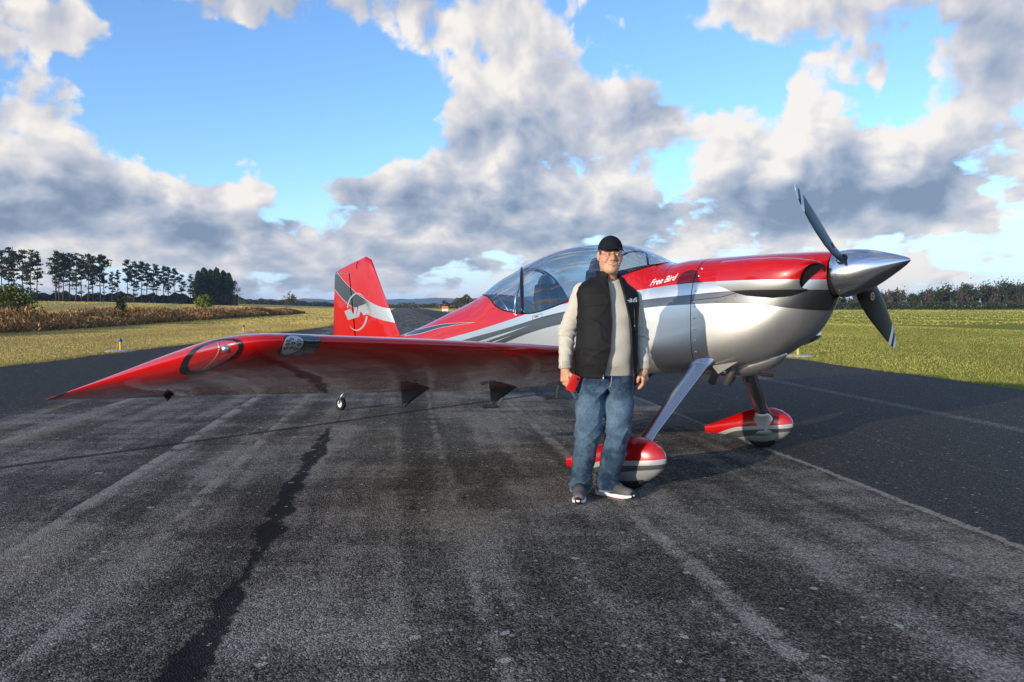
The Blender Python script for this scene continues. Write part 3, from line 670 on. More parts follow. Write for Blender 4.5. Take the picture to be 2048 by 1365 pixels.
# ---- fuselage (its cockpit is cut open along the sill), cowling, canopy
FW = 0.10
body_st = sorted(set([round(v, 3) for v in np.linspace(-5.22, -2.55, 40)] + [round(v, 3) for v in np.linspace(A0, A1, 60)] + [round(v, 3) for v in np.linspace(A1, FW, 12)]))
rings = []
for a in body_st:
    top = float(SILL(a)) if A0 < a < A1 else float(zt_f(a)); top = min(top, float(zt_f(a)))
    r = arc(a, top, float(zb_f(a)), 44, False); rings.append(r + [(x, -y, z) for (x, y, z) in r][::-1])
V, F = loft(rings, closed=False)
fus = mesh('fuselage', V, F, M_paint, plane)
rings = []
for a in np.linspace(FW + .004, 1.075, 34):
    r = arc(a, float(zt_f(a)), float(zb_f(a)), 40, False); rings.append(r + [(x, -y, z) for (x, y, z) in r][::-1])
V, F = loft(rings, closed=False); cowl = mesh('cowling', V, F, M_paint, plane)
# firewall joint with its row of screws
V, F = loft([[(FW + d, y * k, zm_f(FW) + (z - zm_f(FW)) * k) for (x, y, z) in rings[0]] for d, k in ((-.001, .985), (-.001, 1.0008), (.005, 1.0008), (.005, .985))], closed=False)
mesh('seam', V, F, M_gap, cowl)
def on_side(a, z, off=.002, s=-1): return (a, s * (side_w(a, z) + off), z)
for s in (-1, 1):
    for z in [1.63, 1.57, 1.45, 1.33, 1.24, 1.15, 1.06, .97]:
        for a in ((FW + .035,)):
            p = Vector(on_side(a, z, -.002, s)); MB().lathe([(0, .010), (.004, .009), (.006, .005), (.0065, 0)], p, (0, s, .15), 8).build('screw', M_chrome, cowl)
# cowl split line running forward from the joint
for s in (-1, 1):
    pts = [on_side(a, interp(a, [.1, .35, .75], [1.375, 1.40, 1.50]), .0012, s) for a in np.linspace(.105, .74, 24)]
    MB().tube(pts, .0022, 4).build('split_line', M_gap, cowl)
    for a in np.linspace(.16, .70, 8):
        MB().lathe([(0, .006), (.002, .005), (.003, 0)], Vector(on_side(a, interp(a, [.1, .35, .75], [1.375, 1.40, 1.50]) - .022, -.001, s)), (0, s, .1), 8).build('screw', M_steel, cowl)
def glass_strip(st, name):
    rings = []
    for a in st:
        z0 = min(float(SILL(a)), float(zt_f(a)) - .0005); r = arc(a, z0, float(zt_f(a)), 22, True); rings.append(r + [(x, -y, z) for (x, y, z) in r][::-1][1:])
    V, F = loft(rings, closed=False); return mesh(name, V, F, M_glass, plane)
canopy = glass_strip(np.linspace(A0, A1, 70), 'canopy')
def sill_pt(a, s, off=0.0, dz=0.0): z = min(float(SILL(a)), float(zt_f(a)) - .0005); return (a, s * (side_w(a, z) + off), z + dz)
# thin dark sealing rail all round the glass
rail = [sill_pt(a, -1, .001) for a in np.linspace(A0 + .01, A1 - .004, 70)] + [sill_pt(a, 1, .001) for a in np.linspace(A1 - .004, A0 + .01, 70)]
MB().tube(rail + [rail[0]], .0055, 6, False).build('rail', M_gap, canopy)
# slanted canopy bow, its top leaning aft
def bow(a_top, a_sill, w, name, mat, inset=.012, rad=.016):
    P = []
    for s in (-1, 1):
        seq = []
        for i in range(19):
            t = i / 18; a = a_sill + (a_top - a_sill) * t ** 1.2
            zs = float(SILL(a)); zt = float(zt_f(a)); p = arc(a, zs, zt, 18, True)[i]; seq.append((p[0], s * -1 * abs(p[1]) * (1 - inset) * -1 if False else s * abs(p[1]) * (1 - inset), p[2] - inset * .8))
        P += seq if s < 0 else seq[::-1][1:]
    return MB().tube(P, rad, 8, sq=(w, 1)).build(name, mat, canopy)
bow(-2.04, -1.70, 1.6, 'bow', M_black)
bow(-.60, -.78, 1.0, 'bow', M_black, .03, .010)
# cockpit tray and what stands in it
rings = []
for a in np.linspace(A0 + .02, A1 - .01, 44):
    z = float(SILL(a)) - .012; w = max(.004, side_w(a, z) - .012); dp = .26 * math.sin(math.pi * (a - A0) / (A1 - A0)) ** .6
    rings.append([(a, -w, z), (a, -w * .93, z - dp * .8), (a, -w * .6, z - dp), (a, 0, z - dp), (a, w * .6, z - dp), (a, w * .93, z - dp * .8), (a, w, z)])
V, F = loft(rings, closed=False); mesh('cockpit_tray', V, F, material('grey_cockpit_lining', (0.055, 0.058, 0.062), 0.85), plane)
M_seat = material('black_upholstery', (0.018, 0.018, 0.02), 0.6, spec=.4); M_mirror = material('headrest_shell', (0.10, 0.11, 0.12), 0.14, .3, coat=1.0)
def seat(a, z, hr):
    s = empty('seat', (a, 0, z), parent=plane)
    V, F = loft([[(-.10 * t + d * .05 - .0, y * w, t * .42) for (d, y) in ((-1, -1), (-.6, -1.05), (.6, -1.05), (1, -.9), (1, .9), (.6, 1.05), (-.6, 1.05), (-1, 1))] for t, w in ((-.35, .20), (.2, .215), (.7, .20), (.95, .15), (1.0, .10))])
    mesh('backrest', V, F, M_seat, s)
    mb = MB(); mb.lathe([(-.04, 0), (-.035, .085), (0, .135), (.03, .12), (.05, .06), (.055, 0)], (-.12, 0, hr - .02), (1, 0, .12), 24); mb.build('headrest', M_mirror, s)
    MB().box((-.05, -.19, -.20), (.38, .19, -.12)).build('cushion', M_seat, s)
    for y in (-.08, .08): MB().tube([(.045 - .08 * t, y, t * .42) for t in (0, .5, .9)] + [(-.10, y, .40)], .012, 6, sq=(1.8, .5)).build('harness', M_seat, s)
seat(-1.60, 1.13, .40); seat(-.98, 1.25, .42)
# instrument deck under the windscreen
rings = [[(a, y * max(.01, side_w(a, zt_f(a) - d) - .02), zt_f(a) - d) for y in (-1, -.7, -.35, 0, .35, .7, 1)] for a, d in ((-.345, .015), (-.42, .07), (-.56, .165), (-.70, .24), (-.71, .40))]
V, F = loft(rings, closed=False); mesh('glare_shield', V, F, M_seat, plane)
# arched roll bar and a strut behind the rear seat, warning placard
MB().tube([(-1.86, y, 1.20 + .50 * math.sqrt(max(0, 1 - (y / .33) ** 2))) for y in np.linspace(-.33, .33, 21)], .014, 8).build('roll_bar', M_alu, plane)
MB().tube([(-2.32, -.10, 1.47), (-2.02, -.22, 1.28)], .006, 6).build('strut', M_alu, plane)
def text_mesh(body, size, shear=0.0, ext=0.0, bold=0.0):
    cu = bpy.data.curves.new('lettering', 'FONT'); cu.body = body; cu.size = size; cu.shear = shear; cu.resolution_u = 4; cu.offset = bold
    o = bpy.data.objects.new('lettering', cu); C.objects.link(o); dg = bpy.context.evaluated_depsgraph_get()
    me = bpy.data.meshes.new_from_object(o.evaluated_get(dg)); bpy.data.objects.remove(o)
    V = np.array([v.co[:] for v in me.vertices]); F = [tuple(p.vertices) for p in me.polygons]; bpy.data.meshes.remove(me); return V, F
V, F = text_mesh('EXPERIMENTAL', .078)
mesh('placard', [(-2.30 + v[0], -(side_w(-2.30 + v[0], 1.18) - .035) if False else -.20 - .18 * (v[0] / .5), 1.262 + v[1] - .035 * v[0]) for v in V], F, M_wht, plane, smooth=False)

# ---- lettering on the near side and the far side
V, F = text_mesh('Free Bird', .095, 0.38, 0, .0012)
wtx = V[:, 0].max(); k = .245 / wtx
for s in (-1, 1):
    pts = []
    for v in V:
        u = v[0] * k; a = (-.305 + u) if s < 0 else (-.06 - u); z = 1.497 + v[1] * .78 + (u * .20 if s < 0 else -u * .20 + .05); pts.append(on_side(a, z, .0025, s))
    mesh('lettering', pts, F, M_wht, fus, smooth=False)
# fuel/canopy latch outline, canopy lock
for s in (-1, 1):
    P = [on_side(a, z, .001, s) for a, z in ((-1.56, 1.235), (-1.44, 1.262), (-1.44, 1.225), (-1.56, 1.198), (-1.56, 1.235))]; MB().tube(P, .0018, 4).build('hatch_outline', M_gap, fus)
    MB().tube([on_side(a, interp(a, [-1.42, -.4], [1.225, 1.44]), .0008, s) for a in np.linspace(-1.42, -.4, 20)], .0016, 4).build('skin_lap', M_gap, fus)
    MB().tube([on_side(a, z, .003, s) for a, z in ((-1.53, 1.228), (-1.49, 1.238))], .004, 5).build('latch', M_dark, fus)
    MB().tube([on_side(-.20, z, .0008, s) for z in np.linspace(1.68, 1.50, 12)], .0014, 4).build('skin_lap', M_gap, fus)

# ---- spinner, propeller
AX = Vector((.982, 0, .19)).normalized(); HUB = Vector((1.098, 0, 1.563))
MB().lathe([(-.012, 0), (-.012, .165), (-.006, .172), (.0, .174), (.06, .173), (.12, .168), (.18, .156), (.24, .138), (.30, .114), (.36, .087), (.42, .058), (.465, .034), (.49, .018), (.50, .009), (.503, 0)], HUB, AX, 56).build('spinner', M_chrome, plane)
spinner = plane.children[-1]
for i in range(10):
    w = 2 * math.pi * i / 10; x = AX.orthogonal().normalized(); y = AX.cross(x); rd = x * math.cos(w) + y * math.sin(w)
    MB().lathe([(0, .006), (.003, .005), (.004, 0)], HUB + AX * .022 + rd * .1725, rd, 8).build('screw', M_steel, spinner)
U_ = Vector((-.19, 0, .982)); R_ = Vector((0, -1, 0)); PH = R(56.0); PC = HUB + AX * .085
def blade_nodes(t):
    p = t.obj(); x, y, z = t.sep(p)
    w1 = t.m('MULTIPLY', t.m('GREATER_THAN', x, .80), t.m('LESS_THAN', x, .845)); w2 = t.m('GREATER_THAN', x, .885)
    return {'Base Color': t.mix(t.m('MAXIMUM', w1, w2), (0.010, 0.010, 0.011), (0.72, 0.72, 0.72))}
M_blade_p = material('propeller_paint', rough=.38, coat=0.0, spec=.10, build=blade_nodes)
prop = empty('propeller', (0, 0, 0), parent=plane); MAT = {}
def blade(phi):
    T = -math.sin(phi) * U_ + math.cos(phi) * R_; D_ = math.cos(phi) * U_ + math.sin(phi) * R_
    # local axes: x out along the blade, y chord towards the leading edge in the disc, z forward
    rings = []
    for s, ch, th, sweep, beta in ((.05, .085, .07, 0, 40), (.12, .10, .062, .0, 34), (.19, .15, .045, .004, 27), (.28, .225, .034, .012, 20), (.40, .275, .026, .016, 15), (.52, .278, .021, .014, 12), (.64, .250, .016, .002, 10), (.74, .215, .012, -.014, 8.5), (.83, .170, .009, -.032, 8), (.89, .122, .006, -.046, 7.5), (.925, .07, .004, -.058, 7)):
        b = R(beta); cy, cz = math.cos(b), math.sin(b); ring = []
        for k in range(20):
            w = 2 * math.pi * k / 20; c = math.cos(w) * ch / 2 + sweep; h = math.sin(w) * th / 2 * (1.0 if math.sin(w) > 0 else .35) * (1 + .35 * math.cos(w))
            ring.append((s, c * cy - h * cz, c * cz + h * cy))
        rings.append(ring)
    V, F = loft(rings); o = mesh('blade', V, F, M_blade_p, prop, auto=50)
    m = Matrix((D_, T, AX)).transposed().to_4x4(); m.translation = PC; o.matrix_local = m; MAT[o.name] = m
    return o
b1 = blade(PH); b2 = blade(PH + math.pi)
for o in (b1, b2):
    for face in (-1,):
        b = R(16.5); cy, cz = math.cos(b), math.sin(b)
        def dsk(rad, lift, mat, nm):
            V = []; 
            for k in range(24):
                w = 2 * math.pi * k / 24; c = .03 + rad * math.sin(w); h = .0165 + lift; V.append((.36 + rad * math.cos(w), c * cy - h * cz, c * cz + h * cy))
            mesh(nm, V, [tuple(range(24))], mat, prop, smooth=False).matrix_local = MAT[o.name]
        dsk(.030, .001, M_wht, 'badge'); dsk(.024, .002, M_dark, 'badge_field')
        V = []
        for (u, v) in ((-.02, -.009), (.009, -.02), (.02, .009), (-.009, .02)):
            c = .03 + v; h = .0195; V.append((.36 + u, c * cy - h * cz, c * cz + h * cy))
        mesh('badge_bar', V, [(0, 1, 2, 3)], M_orange, prop, smooth=False).matrix_local = MAT[o.name]
    # hub sleeve where the blade leaves the spinner
    MB().lathe([(.06, .052), (.135, .052), (.165, .048), (.175, .03)], (0, 0, 0), (1, 0, 0), 20).build('root_sleeve', M_dark, prop).matrix_local = MAT[o.name]
MB().lathe([(-.10, .155), (-.02, .155), (-.02, 0)], HUB, AX, 40).build('back_plate', M_dark, plane)

# ---- air inlets beside the spinner (open ducts)
for s in (-1, 1):
    outer = []
    for a, cb, cz_, rb, rz in ((.30, .20, 1.50, .165, .19), (.55, .225, 1.515, .165, .185), (.75, .242, 1.53, .148, .168), (.90, .25, 1.54, .125, .142), (.97, .25, 1.545, .108, .122), (1.0, .249, 1.547, .096, .108), (1.008, .248, 1.547, .086, .098), (1.0, .248, 1.547, .079, .090), (.90, .24, 1.54, .066, .078), (.82, .23, 1.53, .05, .06)):
        outer.append([(a + (.035 * math.sin(2 * math.pi * k / 28) - .055 * math.cos(2 * math.pi * k / 28)) * (1 if a > .96 else .5 if a > .8 else 0), s * (cb + .022 + rb * abs(math.cos(2 * math.pi * k / 28)) ** .85 * math.copysign(1, math.cos(2 * math.pi * k / 28))), cz_ + rz * abs(math.sin(2 * math.pi * k / 28)) ** .85 * math.copysign(1, math.sin(2 * math.pi * k / 28))) for k in range(28)])
    V, F = loft(outer[6:], cap=(False, False)); dk = V, F; V, F = loft(outer[:7], cap=(False, False)); inl = mesh('air_inlet', V, F, M_paint, cowl)
    V = [(p_[0] - .02, p_[1], p_[2]) for p_ in outer[7]]; mesh('duct_end', V, [tuple(range(28))], M_dark, cowl); mesh('duct', dk[0], dk[1], M_dark, cowl)
    V = []
    for k in range(20):
        w = 2 * math.pi * k / 20; a = .86 + .036 * math.cos(w); z = 1.556 + .017 * math.sin(w); V.append((a, s * (.25 + .118 + .020 + .002 - (a - .83) * .18), z))
    cl = mesh('cowl_oval', V, [tuple(range(20))], M_wht, cowl, smooth=False)  # small flat white oval on each inlet cheek

# ---- underside of the cowl: chin scoop, exit ramp, exhaust stubs
rings = []
for a, zc, wy, hz in ((.70, .955, .02, .01), (.64, .93, .10, .05), (.55, .90, .13, .075), (.40, .845, .14, .075), (.22, .80, .15, .05), (.05, .775, .12, .01)):
    rings.append([(a, wy * math.cos(w), zc + hz * math.sin(w)) for w in np.linspace(0, 2 * math.pi, 20, endpoint=False)])
V, F = loft(rings); mesh('chin_scoop', V, F, M_paint, cowl)
for s in (-1, 1):
    for q, (a, b) in enumerate(((.36, .19), (.22, .17))):
        MB().lathe([(-.02, .030), (.17, .030), (.172, .026), (.05, .025)], (a, s * b, .86), (-.42, 0, -.90), 16).build('exhaust_pipe', M_steel, cowl)
    V = [(.46, s * .335, .90), (.24, s * .325, .86), (.29, s * .315, .80), (.46, s * .34, .905), (.24, s * .335, .862), (.29, s * .325, .80)]
    mesh('exit_flap', V, [(0, 1, 2), (3, 5, 4), (0, 3, 4, 1), (1, 4, 5, 2), (2, 5, 3, 0)], M_paint, cowl, smooth=False)
MB().tube([(.42, -.02, .84), (.50, -.02, .79), (.60, -.02, .785)], .012, 8).build('breather_pipe', M_dark, cowl)

# ---- wings
def airfoil(x):
    """upper and lower ordinate of a 13.5 % section"""
    t = .135; yt = 5 * t * (.2969 * math.sqrt(max(x, 0)) - .126 * x - .3516 * x * x + .2843 * x ** 3 - .1015 * x ** 4)
    yc = .016 * math.sin(math.pi * min(1, x * 1.25) ** .8) if x < .8 else .016 * math.sin(math.pi * 1) 
    yc = .018 * (1 - (2 * min(x, 1) - .7) ** 2 / 1.69) - .018 * (1 - .49 / 1.69) * (1 - x) * (1 - x)
    return yc + yt, yc - yt
LE_f = smooth_interp([.0, 3.5, 3.72, 3.82, 3.90, 3.97, 4.04, 4.12, 4.20, 4.27, 4.30], [-.40, -.41, -.425, -.46, -.53, -.65, -.86, -1.18, -1.56, -1.95, -2.14])
TE_f = smooth_interp([.0, 3.5, 3.7, 3.9, 4.1, 4.27, 4.30], [-1.86, -1.86, -1.87, -1.92, -2.02, -2.13, -2.16])
def wing_pt(b, x, up, s=-1, off=0.0):
    """point on the wing: span station b, chord fraction x, upper or lower side; s=-1 near (right) wing"""
    aL, aT = float(LE_f(b)), float(TE_f(b)); slope = .275
    zL0 = .895 + (.069 if s < 0 else .022) * b; zref = zL0 + (aL + .40) * slope * .90
    c = aL - aT; u, l = airfoil(x); tk = min(1.0, max(.02, (4.31 - b) / .36)) ** .5 if b > 3.95 else 1.0
    y = (u if up else l) * tk
    th = math.atan(slope); thick_c = c if b < 3.8 else max(c, .1)
    return (aL - x * c * math.cos(th) / math.cos(th) + y * thick_c * math.sin(th) * 1.0, s * b, zref - x * c * slope + y * thick_c * math.cos(th) + off)
def ring_of(b, x0, x1, n, s):
    xs = [x0 + (x1 - x0) * (1 - math.cos(math.pi * i / n / (2 if x0 <= 0 else 2))) if x0 <= 0 else x0 + (x1 - x0) * i / n for i in range(n + 1)]
    up = [wing_pt(b, x, True, s) for x in xs[::-1]]; lo = [wing_pt(b, x, False, s) for x in xs[(1 if x0 <= 0 else 0):]]
    return up + lo
M_wingpaint = M_red
wings = []
for s in (-1, 1):
    spans = list(np.linspace(.30, 3.45, 24)) + list(np.linspace(3.5, 4.305, 30))
    rings = [ring_of(b, 0, .785 if .45 < b < 3.52 else (.785 if b <= .45 else min(1.0, .785 + (b - 3.52) * 40 * .215)), 26, s) for b in spans]
    V, F = loft(rings)
    if s > 0: F = [f[::-1] for f in F]
    w = mesh('wing', V, F, M_wingpaint, plane, auto=60); wings.append(w)
    w['label'] = 'near wing with pointed tip and two lens covers' if s < 0 else 'far wing mostly hidden behind the nose'
    for nm, b0, b1_ in (('flap', .50, 1.98), ('aileron', 2.0, 3.51)):
        rings = [ring_of(b, .792, 1.0, 6, s) for b in np.linspace(b0, b1_, 10)]; V, F = loft(rings)
        if s > 0: F = [f[::-1] for f in F]
        mesh(nm, V, F, M_wingpaint, w, auto=40)
    # tip end cap: black then red point
    def patch(bc, xc, rb, rx, nm, mat, off, hole=0.0, seg=40, parent=w, shape=None, rad_n=5):
        """patch laid over the nose of the wing; xc is a signed chord place (+ upper, - lower)"""
        V = []; F = []
        def P(bb, xx):
            p = Vector(wing_pt(bb, abs(xx) ** 2, xx >= 0, s)); e = 1e-3
            q = Vector(wing_pt(bb + e, abs(xx) ** 2, xx >= 0, s)); x2 = xx + e; r_ = Vector(wing_pt(bb, abs(x2) ** 2, x2 >= 0, s))
            nrm = (q - p).cross(r_ - p); nrm = nrm.normalized() * (-1 if s < 0 else 1)
            return p + nrm * off
        for i in range(rad_n + 1):
            k = hole + (1 - hole) * i / rad_n
            for j in range(seg):
                t = 2 * math.pi * j / seg; ex = shape(t) if shape else 1.0
                V.append(P(bc + rb * math.cos(t) * k * ex, xc + rx * math.sin(t) * k * ex))
        for i in range(rad_n):
            for j in range(seg): F.append((i * seg + j, i * seg + (j + 1) % seg, (i + 1) * seg + (j + 1) % seg, (i + 1) * seg + j))
        return mesh(nm, V, F, mat, parent)
    tl = patch(3.965, -.10, .060, .30, 'tip_light', M_lens, .0045)
    patch(3.965, -.10, .076, .375, 'black_border', M_black, .003, .80)
    patch(3.962, -.10, .0012, .285, 'lens_divider', M_grydec, .0055)
    sq = lambda t: 1 / max(abs(math.cos(t)) ** 4 + abs(math.sin(t)) ** 4, 1e-6) ** .25
    ll = patch(3.61, -.04, .105, .20, 'landing_light', M_lens, .005, shape=sq)
    patch(3.61, -.04, .108, .205, 'lamp_bay', material('lamp_bay_blue', (.004, .007, .018), .2) if s < 0 else bpy.data.materials['lamp_bay_blue'], .0025, shape=sq)
    patch(3.662, -.04, .055, .17, 'lamp_plate', material('lamp_plate', (.62, .64, .66), .4, .3) if s < 0 else bpy.data.materials['lamp_plate'], .0035)
    for (db, dx) in ((-.03, .07), (.01, .09), (-.035, 0), (.0, .02), (.03, .0), (.0, -.06), (-.03, -.08), (.03, .06), (.03, -.07)):
        patch(3.665 + db, -.04 + dx, .011, .024, 'led', M_dark, .0045, hole=.45, seg=12, rad_n=1)
    c0 = Vector(wing_pt(3.945, .0006, False, s)); 
    MB().lathe([(0, .0), (0, .02), (.006, .022), (.012, .016), (.016, .008), (.017, 0)], c0 + Vector((.0, 0, .0)), (.8, s * .55, .1), 16).build('bulb', M_alu, w)
    # hinge fairings hanging under the trailing edge
    for b, hh in ((1.74, .125), (.66, .125)):
        p = Vector(wing_pt(b, .80, False, s)); q = Vector(wing_pt(b, .99, False, s)); ty = .030
        V = [(p.x + .06, s * (b - ty), p.z + .02), (p.x + .06, s * (b + ty), p.z + .02), (q.x, s * (b - ty * .6), q.z + .015), (q.x, s * (b + ty * .6), q.z + .015), (q.x + .02, s * b - .012, q.z - hh), (q.x + .02, s * b + .012, q.z - hh), (q.x - .015, s * b, q.z - hh)]
        mesh('hinge_fairing', V, [(0, 1, 5, 4), (1, 3, 6, 5), (3, 2, 6), (2, 0, 4, 6), (0, 2, 3, 1), (4, 5, 6)], material('dark_satin', (0.045, 0.047, 0.05), 0.38) if s < 0 and b > 1 else bpy.data.materials['dark_satin'], w, smooth=False)
    p = Vector(wing_pt(3.74, .90, False, s)); mb = MB().add([(p.x + .06, p.y - .018, p.z + .01), (p.x + .06, p.y + .018, p.z + .01), (p.x - .06, p.y, p.z - .01), (p.x, p.y, p.z - .045)], [(0, 1, 3), (1, 2, 3), (2, 0, 3), (0, 2, 1)]); mb.build('tie_down_fairing', M_dark, w, False)
    p = Vector(wing_pt(3.3, .45, False, s))
    # dark and red cap on the tip point
    def cap(b0, b1_, mat, nm):
        rings = [[(x, y + s * .0015, z) for (x, y, z) in ring_of(b, 0, 1.0, 20, s)] for b in np.linspace(b0, b1_, 4)]
        rings = [[(c[0] + (p[0] - c[0]) * 1.012 if True else 0, p[1], c[2] + (p[2] - c[2]) * 1.06) for p in r_] for r_ in rings for c in [(sum(p[0] for p in r_) / len(r_), 0, sum(p[2] for p in r_) / len(r_))]]
        V, F = loft(rings); mesh(nm, V, F, mat, w, auto=60)
    cap(4.262, 4.288, M_black, 'tip_band')
    # boarding step on the body side
    stp = MB().tube([(-1.84, s * .34, .68), (-1.86, s * .39, .60), (-1.95, s * .45, .37)], .016, 10); stp.build('step_tube', M_alu, plane)
    MB().tube([(-1.95, s * .45, .37), (-2.08, s * .475, .357)], .017, 8).tube([(-2.08, s * .475, .357), (-2.12, s * .48, .354)], .021, 8).build('step_foot', M_dark, plane)
# wing root fillet is the body itself; belly antenna
MB().tube([(-3.15, 0, .56), (-3.18, 0, .42)], [.03, .016], 8, sq=(1, .3)).build('belly_antenna', M_wht, plane)

# ---- tail
def fin_w(a, z): 
    x = (a + 5.27) / 1.35; return .012 + .036 * max(0.0, math.sin(math.pi * min(1, max(0, x)) ** .8)) * (1 - .35 * (z - .95))
fl_ = lambda z: interp(z, [.80, .985, 1.348, 1.90, 1.945, 1.955], [-3.78, -3.955, -4.18, -4.50, -4.535, -4.60])   # leading edge
hl_ = lambda z: interp(z, [.5, .99, 1.743], [-4.70, -4.775, -4.91])                          # hinge line
tl_ = lambda z: interp(z, [.5, .98, 1.771], [-5.31, -5.285, -5.245])                          # trailing edge
tt_ = lambda a: interp(a, [-5.245, -4.92, -4.60, -4.55], [1.771, 1.865, 1.945, 1.955])        # top edge
def slab(name, A_, B_, z0, z1, mat, n=14, m=12, round_front=True):
    rings = []
    for i in range(n + 1):
        z = z0 + (z1 - z0) * i / n; af, ab = A_(z), B_(z); r1 = []; r2 = []
        for j in range(m + 1):
            t = (1 - math.cos(math.pi * j / m)) / 2; a = af + (ab - af) * t; w = fin_w(a, z) * (min(1, (4 * min(t, 1)) ** .5) if round_front else 1) * (1 if j < m else .25)
            if j == 0: w = .002 if round_front else w
            zz = min(z, tt_(a)); w *= min(1.0, max(.08, (tt_(a) - z) / .05 + .12)) if z > tt_(a) - .05 else 1.0
            r1.append((a, -w, zz)); r2.append((a, w, zz))
        rings.append(r1 + r2[::-1])
    V, F = loft(rings); return mesh(name, V, F, mat, plane, auto=45)
F_UP = [(672, 547), (703, 579), (728, 598), (757, 614.5), (777, 620)]; F_LO = [(670, 582), (688, 601), (709, 616), (741, 631), (762, 639), (786, 645)]
def at_side(px, py, b):
    """the place on the plane's side (span offset b) that a photo point shows"""
    k = (px - 1024) / 1560; c, s = math.cos(HEAD), math.sin(HEAD)
    a = (k * (6.54 - b * c) - 1.617 + b * s) / (c + k * s); D = 6.54 - a * s - b * c
    return a, EYE - (py - 613.5) * D / 1560
def fin_nodes(t):
    p = t.obj(); x, y, z = t.sep(p); k = t.m('DIVIDE', t.m('ADD', x, 5.5), 1.8, clamp=True)
    def cvv(pts): 
        q = [at_side(*P, .035) for P in pts]; q = [(-5.5, q[0][1] + (q[0][1] - q[1][1]) / (q[1][0] - q[0][0]) * (q[0][0] + 5.5))] + q + [(-3.7, q[-1][1] - .03)]
        return [((a + 5.5) / 1.8, zz / 2.2) for a, zz in q]
    hi = t.m('MULTIPLY', t.curve(k, cvv(F_UP)), 2.2); lo = t.m('MULTIPLY', t.curve(k, cvv(F_LO)), 2.2)
    band = t.m('MULTIPLY', t.m('LESS_THAN', z, hi), t.m('GREATER_THAN', z, lo)); edge = t.m('MULTIPLY', t.m('LESS_THAN', z, t.m('ADD', hi, .009)), t.m('GREATER_THAN', z, t.m('SUBTRACT', lo, .009)))
    c = t.mix(t.mr(x, -4.62, -4.42), (0.06, 0.065, 0.068), (0.50, 0.51, 0.50)); c = t.mix(t.m('MULTIPLY', edge, t.m('SUBTRACT', 1.0, band)), c, (0.50, 0.50, 0.49))
    return {'Base Color': t.mix(edge, RED, c), 'Metallic': t.m('MULTIPLY', edge, .5), 'Coat Normal': t.bump(t.noise(p, 3.5, 2), .08, .05)}
M_fin = material('fin_paint', RED, .3, coat=1.0, spec=.2, build=fin_nodes)
fin = slab('fin', lambda z: fl_(z), lambda z: hl_(min(z, 1.743)) + .006 if z < 1.765 else -4.745, .80, 1.955, M_fin, 22)
rudder = slab('rudder', lambda z: hl_(z) - .006, tl_, .62, 1.748, M_fin, 16, round_front=False)
slab('rudder_horn', lambda z: -4.755, tl_, 1.755, 1.90, M_fin, 8, round_front=False)
# emblem on the near side of the tail
def tail_pts(Z): return [(*at_side(640 + x / 6.825, 490 + y / 6.825, .04),) for x, y in Z]
def tail_decal(poly, nm='emblem_piece'):
    q = tail_pts(poly); V = [(a, -(fin_w(a, z) + .003), z) for a, z in q]; V2 = [(a, (fin_w(a, z) + .003), z) for a, z in q]
    mesh(nm, V, [tuple(range(len(V)))], M_grydec, fin, smooth=False); mesh(nm, V2, [tuple(range(len(V)))[::-1]], M_grydec, fin, smooth=False)
def band_arc(cx, cy, rx, ry, a0, a1, w0, w1, n=12):
    o = []; i_ = []
    for k in range(n + 1):
        t = R(a0 + (a1 - a0) * k / n); w = w0 + (w1 - w0) * k / n; o.append((cx + rx * math.cos(t), cy - ry * math.sin(t))); i_.append((cx + (rx - w * .6) * math.cos(t), cy - (ry - w) * math.sin(t)))
    for k in range(n): tail_decal([o[k], o[k + 1], i_[k + 1], i_[k]])
band_arc(512, 922, 150, 262, 166, 45, 34, 6); band_arc(512, 922, 150, 258, -135, -14, 4, 44)
tail_decal([(330, 910), (425, 878), (462, 955), (478, 860), (515, 855), (500, 1000), (388, 1033)]); tail_decal([(500, 1000), (530, 845), (632, 808), (700, 935), (600, 968), (562, 905), (540, 985)])
def tail_plane(s):
    rings = []
    for b, al, at_ in ((.03, -4.28, -5.24), (.5, -4.36, -5.2), (1.0, -4.45, -5.16), (1.25, -4.52, -5.14), (1.29, -4.62, -5.12)):
        ring = []
        for i in range(16):
            w = 2 * math.pi * i / 16; c = .5 + .5 * math.cos(w); a = at_ + (al - at_) * c; th = .035 * math.sin(w) * (c ** .3) * (1 if b < 1.25 else .4); ring.append((a, s * b, .745 + (a + 4.7) * .19 + th))
        rings.append(ring)
    V, F = loft(rings); mesh('tailplane', V, F, M_red, plane, auto=60)
tail_plane(-1); tail_plane(1)
# tail wheel
MB().tube([(-4.62, 0, .52), (-4.85, 0, .40), (-5.03, 0, .26)], [.02, .016, .014], 8).build('tail_spring', M_steel, plane)
MB().tube([(-4.70, -.05, .50), (-4.80, -.05, .46)], [.05, .02], 6).build('spring_socket', M_dark, plane)
tw = empty('tail_wheel', (-5.13, 0, .083), parent=plane)
MB().lathe([(-.022, .045), (-.03, .06), (-.024, .078), (0, .083), (.024, .078), (.03, .06), (.022, .045)], (0, 0, 0), (0, 1, 0), 28).build('tyre', M_rubber, tw)
MB().lathe([(-.026, 0), (-.024, .02), (-.014, .03), (-.02, .048), (.02, .048), (.014, .03), (.024, .02), (.026, 0)], (0, 0, 0), (0, 1, 0), 24).build('rim', M_wht, tw, auto=40)
for y in (-.035, .035): MB().tube([(.0, y, 0), (.05, y, .10), (.09, 0, .17)], .009, 8).build('fork', M_alu, tw)
MB().tube([(.09, 0, .13), (.10, 0, .24)], .018, 10).build('pivot', M_alu, tw)

